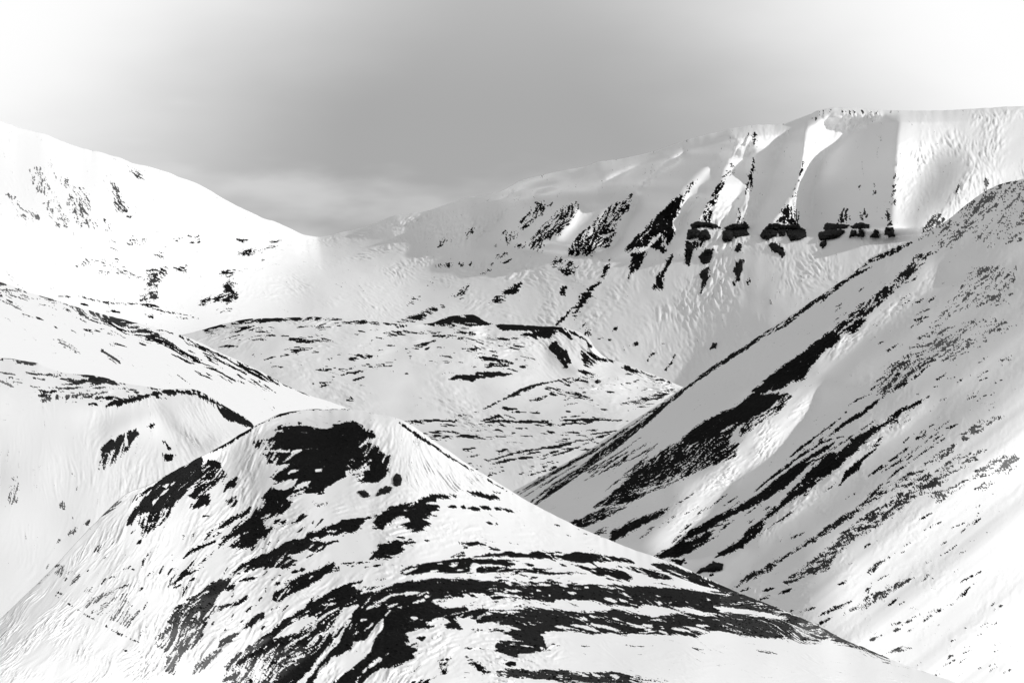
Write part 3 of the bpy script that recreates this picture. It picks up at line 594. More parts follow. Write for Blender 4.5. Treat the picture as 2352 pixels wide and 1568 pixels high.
LIT = [('A6', .9, 16, '1850,30 1400,380 1130,590 960,740 870,790 740,800 840,770 960,600 1100,480 1260,400 1330,300 1560,150 1700,0'),
       ('A6', 1.0, 12, '500,1050 720,890 800,850 950,830 940,920 860,1060 720,1220 520,1390 300,1567 -150,1567 0,1470 200,1400 380,1200'),
       ('E', .45, 16, '400,410 500,310 700,170 900,20 1050,0 800,200 500,440 300,560 300,480'), ('E', .6, 12, '-100,330 0,310 150,180 300,60 330,-20 200,-60 0,80'), ('A6', .5, 20, '1250,1100 1500,1010 1750,870 1700,1000 1500,1150 1300,1250 1150,1350 1120,1330'),
       ('V', .9, 20, '1480,1260 1620,1100 1700,1060 1640,1160 1540,1290'), ('V', .55, 60, '1900,1250 2100,1100 2400,900 2452,1568 1900,1568')]
r8 = integrate_shade(LIT, 2.0, 110, 10, lit=-.12)
# cross-slope relief: fall lines run down to the left, so ribs are laid out across them
u_ = (Xg * RS * math.sin(math.radians(38)) + Yg * RS * math.cos(math.radians(38)))
rib = np.interp(u_.ravel(), np.arange(0, 4000, 12), blur(np.random.default_rng(9).standard_normal((334, 2)), .001, 2.2)[:, 0]).reshape(u_.shape)
rib /= rib.std()
rib2 = np.interp(u_.ravel(), np.arange(0, 4000, 5), blur(np.random.default_rng(19).standard_normal((800, 2)), .001, 1.2)[:, 0]).reshape(u_.shape)
r8 = r8 + rib * 5 + rib2 / rib2.std() * .9
strands(R8, 26, (1330, 1000, 1560, 1060), 146, 150, 2.2, .75)
strands(R8, 30, (1500, 1130, 1850, 1230), 146, 60, 2.5, .7)
strands(R8, 36, (1850, 950, 2200, 1150), 145, 90, 2.4, .65)
strands(R8, 40, (1950, 1150, 2300, 1400), 148, 60, 2.6, .6, 6)
strands(R8, 34, (2080, 620, 2330, 1000), 152, 50, 2.6, .5, 8, .2)
strands(R8, 40, (2050, 1380, 2330, 1560), 155, 45, 2.4, .5, 6, .3)
strands(R8, 22, (1900, 640, 2150, 800), 146, 40, 2.2, .6)
R8.s = np.full((RH, RW), .18)
for reg, amt, soft, st in LIT[:5]:
    q, _, ins = seg_dist(Xg * RS + 1., Yg * RS + 1., pts(reg, st), True)
    R8.s = np.maximum(R8.s, np.clip(.5 + np.where(ins, q, -q) / 20, 0, 1) * .9)
terrain('right_slope', [[(1120,1158),(1174,1130),(1267,1080),(1351,1033),(1417,990),(1501,936),(1568,890),(1651,829),(1735,776),(1812,726),(1901,667),(1968,620),(2001,591),(2068,561),(2115,541),(2178,504),(2235,458),(2285,428),(2352,411),(2450,400)],
                        [(1080,1190),(1300,1290),(1500,1370),(1700,1450),(1900,1540),(2060,1640),(2200,1720),(2350,1760),(2520,1790)]], 440, R8,
        [(1250,1120,148),(1500,1000,146),(1700,850,146),(1900,700,146),(2200,480,150),(2200,700,150),(1700,1050,138),(1900,1000,145),(1500,1200,146),(1900,1250,145),(2100,1300,148),(2100,1000,150),(2250,850,155)],
        plane=(354, .55, .2), warp=(2450, 1.5), back=(150, 140), relief=r8, snow_amp=(3.2, .6), seed=51, rock_amp=.5, lic_len=(7, 2), patchy=.28, grit=.8)

# ================================================================== FOREGROUND DOME
D7 = Paint()
def P(reg, dens, st, soft=4.6, g=None): D7.P(reg, dens, st, soft, g)
def L(reg, w, dens, st, g=None): D7.L(reg, w, dens, st, g)
P('B2', 1, '870,440 900,390 960,375 1050,380 1100,360 1180,395 1250,410 1400,420 1480,350 1620,345 1700,370 1720,420 1820,440 1850,490 1790,500 1700,540 1680,620 1620,680 1590,740 1540,810 1560,880 1480,940 1380,970 1340,1030 1200,1045 1160,1020 1050,1050 960,1100 900,1120 740,1110 760,1050 830,990 880,940 820,900 900,820 980,790 1000,740 800,760 790,690 700,660 800,640 1080,650 1120,625 760,615 850,550 740,530 850,490')
P('B2', .5, '640,540 860,540 860,600 760,615 700,600')
for st, d in (('880,432 1000,405 930,450', .15), ('680,632 760,617 1130,624 1060,648 800,643', .05), ('800,645 1060,655 1000,740 900,760 800,700', .8), ('1000,850 1130,808 1060,815 1000,830', .05), ('1255,803 1345,810 1335,832 1270,832', 0),
              ('850,965 950,930 1085,905 1060,960 980,1015 880,1000', .05), ('1070,985 1120,940 1210,925 1190,970 1090,1000 1050,1008', .05)):
    P('B2', d, st, 2.2)
P('B2', .72, '1720,600 1780,550 1860,570 1900,660 1980,680 1980,830 1920,900 1850,950 1700,930 1650,880 1600,860 1560,800 1620,720')
P('B2', 1, '1740,835 1990,820 1900,900 1840,945 1720,930 1760,880')
L('B2', 15, 1, '600,425 780,335 950,260 1100,235'); L('B2', 26, 1, '240,635 400,550 540,470 660,395'); L('B2', 5, .7, '1100,222 1350,214 1600,222')
L('B2', 14, 1, '2030,305 2150,400 2260,480 2400,575'); L('A5', 6, 1, '480,1030 600,1115 700,1190 850,1280 1000,1370 1100,1430 1180,1475')
P('B1', 1, '1230,1480 1260,1400 1330,1310 1400,1220 1500,1110 1640,990 1800,900 1950,820 1990,830 2000,930 1950,1020 1900,1080 1840,1130 1760,1230 1700,1300 1560,1350 1380,1370 1330,1400 1290,1490', 3, .035)
P('B1', .68, '2000,850 2150,880 2220,1010 2150,1060 2070,1100 2000,1160 1900,1150 1950,1030')
P('B1', .97, '1850,1190 1900,1180 2050,1190 2040,1280 1960,1310 1870,1310 1960,1230')
P('B1', .62, '1350,1430 1480,1370 1640,1330 1700,1290 1640,1400 1560,1480 1380,1568 1340,1480'); P('B1', .62, '1300,1240 1400,1130 1500,1080 1440,1160 1350,1230')
P('B1', .95, '2200,1100 2310,1030 2290,1090 2200,1150'); P('B1', 1, '915,1440 930,1390 980,1370 1010,1300 1100,1220 1200,1150 1340,1125 1270,1165 1200,1240 1100,1330 980,1410', 2.5, .5)
for st in ('1600,1110 1640,1090 1630,1120', '1660,1100 1712,1062', '1580,1190 1650,1130', '1475,1285 1550,1220'): D7.L('B1', 16, 0, st)
P('B2', .95, '370,960 480,900 470,940 390,1000'); P('B2', .95, '390,1120 480,1075 450,1120 400,1140'); L('B2', 22, 1, '430,1180 510,1110')
P('B2', .97, '620,1270 700,1190 800,1130 960,1070 1020,1130 1010,1180 940,1240 840,1260 760,1300 730,1350 620,1400 560,1420 440,1500 320,1568 300,1568 380,1480 460,1400 560,1320')
P('B2', .1, '710,1290 760,1260 820,1240 800,1270 750,1295', 2); P('B2', .92, '280,1400 330,1330 450,1270 540,1230 650,1170 620,1210 500,1290 400,1370 300,1400', 2.5)
P('B2', .97, '180,1500 200,1440 270,1390 230,1460 160,1530', 2); P('B2', .97, '390,1580 500,1500 640,1420 760,1370 830,1390 700,1490 640,1580'); P('B2', 1, '850,1310 980,1290 990,1340 940,1355')
L('B2', 20, 1, '250,1470 340,1415'); L('B2', 26, 1, '-30,1680 60,1600 160,1560 280,1510'); L('B2', 26, .95, '350,1375 450,1310 640,1210'); L('B2', 10, 1, '150,1270 205,1262')
P('B2', 1, '1170,1470 1200,1430 1340,1400 1420,1350 1560,1310 1740,1290 1700,1380 1640,1420 1480,1420 1480,1440 1280,1480 1190,1480'); D7.L('B2', 16, .05, '1370,1415 1500,1410')
P('B3', 1, '160,640 330,590 430,530 530,500 630,490 600,540 540,600 440,650 450,690 400,690 350,740 270,730 270,640'); P('B3', 1, '-60,660 160,640 130,690 60,770 -20,740')
P('B3', 1, '550,600 600,540 680,480 750,430 900,410 1070,410 1060,430 900,425 830,450 770,500 890,510 890,545 830,560 830,620 750,640 820,680 750,730 650,760 530,720 540,690 630,680 610,650 560,630')
P('B3', .1, '450,640 540,610 600,640 590,680 460,680', 3); P('B3', 1, '1180,365 1280,375 1400,410 1440,395 1500,430 1500,450 1450,450 1370,440 1250,410', 2); P('B3', 1, '1435,365 1500,390 1470,388', 2)
L('B3', 22, 1, '820,462 885,458')
for st, w in (('1000,522 1095,525', 22), ('1115,518 1170,532', 34), ('1185,535 1315,546', 28), ('1305,515 1415,540', 34), ('1445,533 1525,550', 26), ('1530,540 1635,577', 26), ('1372,672 1432,690', 16), ('1458,688 1478,694', 12), ('490,815 580,822', 22),
              ('765,850 815,855', 10), ('620,903 665,905', 9), ('840,612 880,610', 10)): L('B3', w, 1, st)
P('B3', 1, '235,1030 240,990 300,920 330,885 450,860 600,848 670,855 600,880 540,920 580,935 540,980 480,1010 400,1025')
P('B3', .62, '1090,860 1200,870 1360,890 1300,910 1130,920'); L('B3', 20, 1, '1170,875 1260,875 1365,893'); P('B3', .5, '1050,960 1170,960 1130,1010 1040,1020'); P('B3', .9, '1395,915 1440,915 1500,945 1440,945', 2, .1)
L('B3', 8, .8, '0,1070 150,1065'); L('B3', 8, .9, '0,1100 70,1098')
P('B3', 1, '1190,1025 1300,1000 1400,975 1480,980 1600,965 1680,970 1780,990 2000,1000 2100,995 2250,970 2352,970 2352,1060 2250,1060 2150,1040 2000,1015 1700,1017 1560,1002 1300,1010', 2)
P('C3', 1, '860,440 980,405 1180,415 1300,440 1450,470 1490,500 1400,480 1350,495 1330,480 1200,490 1000,480 900,460', 2); L('C3', 9, 1, '560,412 700,410 880,405')
P('C3', .97, '0,465 200,468 400,490 430,515 350,510 100,500 0,500', 2); P('C3', .94, '90,545 200,535 380,540 480,550 620,550 760,560 800,590 760,600 640,577 500,577 380,585 150,585', 2)
P('B3', .94, '500,1160 620,1110 850,1060 1100,1035 1400,1038 1600,1060 1640,1090 1560,1088 1380,1062 1250,1060 1200,1100 1210,1160 1080,1165 900,1150 750,1160 600,1190', 2.5)
P('B3', .97, '1290,1130 1320,1110 1560,1115 1600,1160 1450,1165 1280,1160', 2); P('B3', .85, '1600,1130 1800,1130 2000,1130 2080,1180 1950,1168 1650,1150', 2)
for st in ('870,1078 960,1068', '1020,1105 1100,1085', '700,1115 640,1140 560,1165', '820,1155 900,1140'): D7.L('B3', 13, 0, st)
P('C3', .95, '1100,560 1200,535 1260,550 1400,580 1480,630 1440,650 1250,610 1120,590', 2.5); P('C3', .93, '1320,520 1450,535 1600,560 1760,600 1850,640 1700,640 1560,590 1400,545', 2.5)
L('C3', 15, 1, '930,510 1060,540 1180,585'); L('C3', 10, 1, '520,506 600,526'); L('C3', 10, .9, '800,590 950,585 1080,600'); L('C3', 8, .9, '830,600 960,600'); L('C3', 8, .9, '830,510 890,528')
P('C3', 1, '1640,505 1700,500 1780,508 1900,550 2100,625 2352,738 2450,775 2352,765 2200,700 2050,650 1980,620 1850,570 1740,545', 2, .03)
L('C3', 16, .95, '1680,530 1850,600 2050,665 2250,735 2352,765'); 
P('C3', 1, '-20,655 400,660 700,670 1000,690 1300,700 1600,715 1900,730 2352,770 2352,960 2250,960 2150,940 2050,960 1900,940 1750,910 1580,880 1490,900 1400,880 1250,870 1100,820 1050,830 850,815 760,850 640,820 480,790 200,780 -20,755', 2.5, .035)
P('C3', 1, '-20,895 200,905 400,920 560,900 850,920 1000,935 1250,925 1300,905 1500,950 1650,980 1900,950 2352,960 2352,1090 2200,1100 2060,1150 1900,1130 1750,1130 1560,1120 1400,1140 1230,1110 1130,1130 940,1100 780,1100 640,1120 700,1200 720,1270 560,1300 490,1300 430,1340 250,1270 210,1220 330,1185 500,1200 430,1180 370,1130 400,1090 300,1040 100,1020 -20,960', 2.8, .05)
P('C3', .1, '1310,880 1490,895 1500,910 1650,975 1560,950 1420,920 1290,900', 2)
P('E', 1, '0,925 100,940 300,1010 500,1100 660,1170 850,1270 1050,1350 1150,1395 900,1310 750,1262 560,1270 400,1260 250,1250 130,1240 0,1205', 3, .12)
P('E', 1, '560,1140 660,1170 850,1270 1050,1350 1150,1400 900,1310 750,1262 560,1272 480,1262', 12, .38)
P('E', .03, '0,1048 150,1062 300,1080 470,1132 350,1130 200,1102 0,1078', 2)
for st, w in (('250,775 400,790 620,820', 16), ('350,740 500,750', 14), ('450,672 575,690', 18), ('640,685 745,697', 14), ('820,693 905,706', 15), ('905,760 980,768', 16), ('1225,808 1340,850', 26), ('1350,820 1430,840', 12), ('2140,822 2168,826', 10),
              ('1010,985 1085,1002', 18), ('1090,965 1147,985', 16), ('1300,990 1350,1000', 15), ('780,1060 920,1080', 15), ('930,1048 1060,1070 1180,1110', 30), ('1080,1040 1240,1070 1410,1115', 24), ('1430,1030 1550,1070 1670,1112', 18), ('1560,1040 1660,1070', 13),
              ('1810,1080 1900,1090 1990,1110', 22), ('1930,1060 2060,1090 2160,1120', 22), ('2040,1050 2165,1062', 20), ('1560,880 1700,905 1900,935', 30), ('1860,895 2000,920 2150,965', 34), ('2200,890 2352,920', 26), ('480,1230 600,1245', 16), ('640,1250 695,1262', 14),
              ('1680,790 1722,795', 10), ('1800,850 1832,856', 11), ('1700,853 1735,858', 12), ('630,735 655,742', 10), ('725,780 755,792', 10), ('350,680 410,690', 14), ('560,690 700,700', 9), ('1640,1000 1800,1020', 9), ('1720,1060 1760,1085', 12), ('1150,700 1400,730', 8),
              ('1040,708 1090,712', 7), ('1720,1100 1800,1135', 14), ('1500,970 1540,985', 12), ('220,930 500,935', 9), ('2050,740 2350,790', 7), ('330,1050 480,1095', 18), ('1100,560 1180,575', 8), ('1480,540 1600,590', 8), ('1240,605 1300,625', 8), ('0,930 90,950', 20)):
    D7.L('C3', w, 0, st)
P('C3', .55, '260,1050 360,1070 380,1100 300,1080'); P('C3', 1, '160,1480 280,1440 450,1450 620,1460 820,1445 1000,1475 1130,1480 1280,1465 1460,1500 1480,1568 850,1568 780,1530 600,1530 400,1510 250,1510', 2.5, .12)
D7.L('C3', 18, 0, '1000,1478 1070,1510'); D7.L('C3', 18, 0, '1110,1480 1180,1508'); D7.L('C3', 20, 0, '1280,1495 1360,1525')
P('C3', .7, '0,1330 100,1375 210,1465 150,1475 60,1400 0,1370'); P('C3', .4, '1420,1510 1600,1510 1780,1560 1500,1568'); P('C3', .85, '315,1380 430,1380 430,1400 380,1408', 2)
# left arcs
P('C2', 1, '50,585 130,520 250,460 380,400 500,330 620,290 700,285 760,295 860,310 990,305 880,340 870,380 760,400 720,380 640,410 520,420 560,440 620,470 600,520 560,550 490,550 430,540 330,530 260,545 180,570 100,575', 2.5, .015)
P('C2', .97, '400,820 420,760 500,720 560,690 480,690 600,640 700,600 790,560 830,530 950,500 1010,530 1000,570 880,600 820,650 730,700 640,740 560,780 450,845', 2.5); L('C2', 15, .9, '940,508 1080,500 1210,490')
D7.L('C2', 12, 0, '450,830 510,760 560,700'); L('C2', 26, 1, '430,690 470,668'); L('C2', 28, 1, '580,580 640,570'); L('C2', 26, 1, '650,565 690,552'); L('C2', 18, .9, '330,755 355,740')
P('C1', 1, '1370,1220 1380,1180 1500,1090 1570,1060 1500,1020 1520,970 1600,930 1530,950 1570,890 1690,850 1670,825 1820,760 1840,720 1950,660 2100,635 2100,660 1960,760 1900,850 1960,870 2070,880 1920,930 1840,1010 1800,1060 1800,1120 1770,1190 1700,1260 1560,1300 1480,1340 1500,1290', 3, .22)
P('C1', 1, '1370,1220 1380,1180 1500,1090 1640,1060 1800,1080 1770,1190 1700,1260 1560,1300 1480,1340 1500,1290', 7, .45); P('C1', 1, '1480,1320 1560,1280 1640,1290 1560,1400 1540,1480 1480,1440', 6, .7)
P('C1', 1, '1840,720 1950,660 2100,635 2100,660 1960,760 1860,800 1800,790', 6, .06)
P('C1', .1, '1700,1105 1760,1080 1805,1040 1790,1072 1745,1112', 2); P('C1', .1, '1795,1005 1820,960 1885,905 1850,975', 2); D7.L('C1', 20, 0, '1760,1000 1780,930'); D7.L('C1', 14, 0, '1600,1180 1630,1160'); D7.L('C1', 14, 0, '1820,770 1860,750')
P('C1', .97, '2020,690 2100,700 2080,730 2020,745', 2); L('C1', 24, 1, '2130,660 2285,628'); L('C1', 30, .95, '1960,880 2080,868 2200,820'); P('C1', 1, '2120,830 2190,790 2215,800 2190,830', 2)
P('C1', 1, '1940,1240 1960,1180 2070,1110 2150,1090 2140,1130 2060,1210 1990,1240', 2.5, .28); P('C1', .92, '2140,1070 2180,1040 2352,935 2340,980 2200,1080 2150,1100', 2.5, .05)
P('C1', .88, '1700,1500 1740,1400 1900,1290 2020,1240 2000,1290 1900,1370 1820,1440', 3, .55)
P('C2', 1, '0,1400 100,1310 250,1210 400,1110 500,1010 600,960 720,880 800,830 880,780 1000,720 1080,690 1230,655 1100,700 1180,740 1100,790 1030,850 1100,820 1250,760 1400,700 1520,675 1700,660 1850,640 2100,655 2352,665 2352,780 2200,770 2020,765 2100,790 2240,815 1980,830 1850,820 1880,870 1940,900 2050,890 2352,920 2352,1020 2220,1020 2130,980 2030,1000 2100,1090 1960,1080 1950,1050 1840,1060 1700,1110 1620,1110 1620,1180 1640,1230 1720,1270 1640,1290 1660,1340 1560,1390 1520,1420 1400,1430 1300,1480 1200,1580 -20,1580', 2.5, .02)
P('C2', .8, '480,1120 1000,800 1400,740 1560,760 1300,1000 800,1300 500,1300', 14, .02)
P('C2', 1, '600,960 1000,720 1080,700 1100,780 900,900 820,980 700,960', 3, .01); P('C2', 1, '1130,900 1500,860 1700,840 1800,900 1600,1100 1400,1080 1200,1100 1100,1010', 6, .01)
for d, st in ((.05, '420,1210 480,1110 600,1030 720,985 850,975 790,1010 700,1050 640,1120 560,1135 460,1170'), (.02, '780,1568 820,1440 940,1340 1110,1260 1130,1200 1240,1180 1330,1060 1390,1000 1400,1080 1310,1190 1290,1290 1200,1370 1100,1460 980,1540 930,1580'),
              (.08, '620,1570 750,1420 860,1300 950,1180 1050,1100 1000,1200 900,1320 800,1430 700,1560'), (.08, '970,1000 1040,910 1130,880 1190,880 1120,950 1100,1010 1000,1080 900,1140 950,1060'),
              (.15, '1200,888 1340,870 1450,858 1530,862 1470,890 1340,902 1210,900'), (.05, '1560,795 1600,752 1800,760 1700,785'), (.05, '1830,830 1980,812 2380,800 2380,890 2100,888 1950,900 1860,860'), (.08, '1840,1050 1750,1030 1900,990 1980,1020 1860,1075'),
              (.02, '1600,1130 1700,1082 1960,1082 2130,1092 2400,1088 2400,1600 1390,1600 1440,1490 1530,1400 1650,1400 1700,1275 1640,1200'), (.05, '1340,1482 1500,1405 1560,1402 1450,1445'), (.05, '1120,1560 1300,1375 1440,1300 1400,1345 1250,1445 1160,1580')):
    P('C2', d, st, 2.5)
P('C2', .58, '-20,1480 150,1400 400,1280 650,1250 740,1300 560,1440 400,1580 -20,1580', 8, .2); P('C2', 1, '-20,1420 100,1312 250,1212 400,1150 330,1220 150,1330 20,1440', 3, .3)
P('C2', .7, '-20,1500 200,1400 330,1400 180,1540 100,1580 -20,1580', 10, .38)
for st, w in (('1080,700 1180,690 1360,692', 12), ('1330,860 1450,790 1600,757', 16), ('1180,770 1340,730 1480,690', 16), ('860,870 980,860', 16), ('830,980 1000,900', 12), ('1660,850 1790,830', 10), ('1760,795 1800,795', 10), ('1210,1110 1300,1040', 10),
              ('500,1260 640,1180 740,1130', 14), ('700,1260 800,1150 950,1090', 16), ('1410,970 1460,920', 8), ('1650,985 1700,995', 18), ('600,1060 760,1010', 8), ('1180,1010 1250,1000', 14), ('330,1260 430,1170 520,1120', 9)):
    D7.L('C2', w, 0, st)
P('C2', 1, '1690,1160 1780,1148 1740,1190', 2); P('C2', .75, '1890,1370 1990,1350 1950,1480 1900,1450'); L('C2', 22, .8, '2130,1330 2250,1380 2352,1480'); P('C2', .6, '1650,1540 1800,1540 1790,1580 1650,1580'); P('C2', .55, '1600,1200 1720,1220 1700,1250 1640,1240')
# C3 snow that the arcs cover again is re-laid
P('C3', .03, '0,760 200,785 330,800 640,825 760,852 820,820 1050,835 1110,825 1250,872 1290,900 1250,925 1000,932 850,918 560,900 400,915 200,902 -20,890 -20,800', 2.5)
L('C3', 9, 1, '0,765 110,812'); L('C3', 14, .95, '210,800 340,803 480,812 620,818'); L('C3', 26, 1, '225,810 275,818'); P('C3', .03, '0,975 100,1025 300,1045 400,1092 370,1130 430,1182 500,1202 330,1187 210,1222 250,1272 430,1342 300,1440 160,1470 0,1330 -20,1000', 2.5)
P('C3', .7, '170,1075 280,1080 380,1130 330,1120 230,1100', 2); P('C3', .7, '0,1330 100,1375 210,1465 150,1475 60,1400 0,1370')
P('C1', .3, '1480,600 1650,480 1900,400 1820,520 1540,720', 6); L('C1', 14, 1, '1530,692 1640,612 1785,550'); P('C1', .62, '1240,200 1380,90 1500,80 1420,160 1260,270'); L('C1', 14, 1, '1710,415 1820,340 1920,300'); L('C1', 12, .9, '1260,540 1290,455', .15)
L('C1', 14, 1, '1495,600 1570,520'); L('C1', 14, .9, '1535,725 1640,680'); L('C1', 18, 1, '1225,330 1255,290'); L('C1', 12, .9, '1680,660 1770,625'); L('C1', 12, 1, '1800,85 1850,78'); L('C1', 20, .9, '1880,1050 1910,1018', .15)
# wind-scoured relief of the brow
d7r = integrate_shade([('B2', -1.2, 30, '680,400 900,380 1000,300 1500,250 1850,300 1500,420 1000,420 860,500 700,560'), ('B2', -1.0, 24, '300,640 560,600 640,760 480,1100 350,900'), ('B2', -1.0, 24, '660,700 900,780 800,1000 520,1120 600,900'),
                       ('V', -.35, 40, '440,1230 640,1080 720,1180 600,1400 430,1500')], 2.4, 60, 8)
d7l = blur(np.random.default_rng(6).standard_normal((RH, RW)), 16, 16); d7l /= d7l.std()
d7r = d7r + d7l * 3.5
for a in [('C1', .9, '600,255 620,210 650,200 690,150 670,210 630,250', .5), ('C1', .9, '505,310 540,285 580,288 540,308', .5), ('C1', .9, '840,395 870,360 895,340 875,400', .2), ('C1', .4, '330,520 560,515 720,620 650,680 560,640 470,580 360,570', .5),
          ('C1', .6, '740,770 760,720 870,705 800,770', .6), ('C1', .62, '760,890 790,830 900,770 1030,735 940,800 850,850', .6), ('C1', .45, '820,940 950,850 1080,770 1120,770 1140,840 1240,930 1200,1030 1130,1060 1000,1000', .7)]:
    D7.P(a[0], a[1], a[2], 3, a[3])
for a in [('500,755 570,783', 6), ('1030,730 1150,690', 8), ('910,645 1050,612', 5), ('920,460 950,445', 6), ('990,335 1015,310', 9), ('900,690 940,640', 6), ('770,570 790,560', 6), ('450,760 750,950 1020,1105 1200,1190 1350,1240', 5), ('1040,1125 1080,1145', 6), ('1100,1270 1130,1290', 6), ('1225,1285 1250,1292', 7)]:
    D7.L('C1', a[1], .8 if a[1] > 5 else .4, a[0], g=.2)
strands(D7, 60, (300, 1180, 620, 1480), 118, 34, 2.2, .55, 14)
strands(D7, 60, (560, 1150, 800, 1420), 140, 40, 2.2, .6, 10)
strands(D7, 60, (1000, 1240, 1750, 1500), 8, 60, 2.0, .6, 6)
strands(D7, 50, (850, 1280, 1250, 1400), 172, 50, 2.0, .55, 8)
strands(D7, 34, (1250, 1180, 1550, 1290), 24, 40, 1.6, .5, 4)
D7.s = 1 - .75 * np.clip((np.arange(RW) * RS - 1150) / 260, 0, 1)[None, :] * np.ones((RH, 1))
D7.s = D7.s * (1 + .7 * np.exp(-((np.arange(RW) * RS - 430) / 260.) ** 2))[None, :]
dc = [(-130,1530,375),(0,1420,408),(120,1305,450),(218,1200,500),(300,1128,540),(347,1110,562),(384,1090,583),(457,1050,622),(485,1036,636),(551,998,670),(580,981,678),(610,965,687),(640,952,695),(680,943,700),(730,939,705),(790,939,705),(830,942,705),
      (860,950,700),(905,958,698),(930,968,696),(980,1001,692),(1030,1035,688),(1080,1069,684),(1130,1100,680),(1180,1131,676),(1237,1164,672),(1309,1200,666),(1402,1241,660),(1484,1272,654),(1562,1298,648),(1613,1322,644),(1678,1352,640),(1751,1381,634),
      (1822,1411,628),(1875,1434,624),(1939,1468,618),(2006,1495,612),(2057,1518,606),(2150,1550,600),(2300,1600,592),(2430,1640,585)]
db = [(-130,1665,330),(300,1665,385),(700,1660,435),(1100,1660,450),(1500,1660,465),(1900,1670,500),(2430,1720,560)]
terrain('foreground_hill', [dc, db], 330, D7,
        [(250,1200,125),(400,1150,125),(500,1300,118),(350,1300,110),(600,1150,125),(730,1000,175),(730,1080,170),(560,1050,110),(900,1030,95),(1000,1100,65),(1150,1170,33),(1400,1280,24),(1600,1340,22),(800,1200,160),(900,1200,165),(1000,1190,170),(700,1250,145),
         (600,1400,138),(750,1350,145),(900,1330,165),(1050,1290,175),(1300,1290,3),(1500,1330,10),(1300,1380,4),(1600,1400,10),(1850,1450,20),(700,1500,130),(900,1450,140),(1050,1420,165),(1200,1500,20),(1400,1450,15),(850,1550,130),(1600,1520,20)],
        back=(120, 60), relief=d7r, snow_amp=(3.6, .5), seed=61, rock_amp=.35, lic_len=(13, 4), profile=lambda t: 1 - (1 - t) ** 1.7)

# ================================================================== GROUND BENEATH, TO THE HORIZON
n = 80
gx, gy = np.meshgrid(np.linspace(-14000, 14000, n), np.linspace(-6000, 22000, n))
gz = 250 - 60 * np.cos(gx / 2600) * 0 + 25 * np.sin(gx / 1500 + 1) * np.cos(gy / 1900) - 60 * np.exp(-((gx / 4000) ** 2 + ((gy - 1500) / 4000) ** 2))
me = grid_mesh('snowfield', np.stack([gx, gy, gz - 60], -1)[::-1])
o = bpy.data.objects.new('snowfield', me); C.objects.link(o); o['kind'] = 'structure'
me.materials.append(bpy.data.materials['snow_and_scree_mountain_range'])

# ================================================================== ROCK OUTCROPS
def rock_material():
    m = bpy.data.materials.new('black_rock'); m.use_nodes = True
    t = m.node_tree; b = t.nodes['Principled BSDF']; b.inputs['Roughness'].default_value = .85; b.inputs['Specular IOR Level'].default_value = .15
    co = N(t, 'ShaderNodeTexCoord'); mp = N(t, 'ShaderNodeMapping'); mp.inputs['Scale'].default_value = (.05, .05, .28)
    n1 = N(t, 'ShaderNodeTexNoise'); n1.inputs['Scale'].default_value = 1.2; n1.inputs['Detail'].default_value = 6
    t.links.new(co.outputs['Object'], mp.inputs[0]); t.links.new(mp.outputs[0], n1.inputs[0])
    r = N(t, 'ShaderNodeMix', data_type='RGBA'); r.inputs[6].default_value = (.002, .002, .002, 1); r.inputs[7].default_value = (.022, .022, .022, 1)
    t.links.new(maprange(t, n1.outputs[0], .45, .75, 0, 1), r.inputs[0]); t.links.new(r.outputs[2], b.inputs['Base Color'])
    bp = N(t, 'ShaderNodeBump'); bp.inputs['Distance'].default_value = 1.5; t.links.new(n1.outputs[0], bp.inputs['Height']); t.links.new(bp.outputs[0], b.inputs['Normal'])
    return m
ROCK = rock_material()
def depth_at(terr, x, y):
    X, Y, D = TERR[terr]
    k = np.argmin((X - x) ** 2 + (Y - y) ** 2)
    return D.ravel()[k]
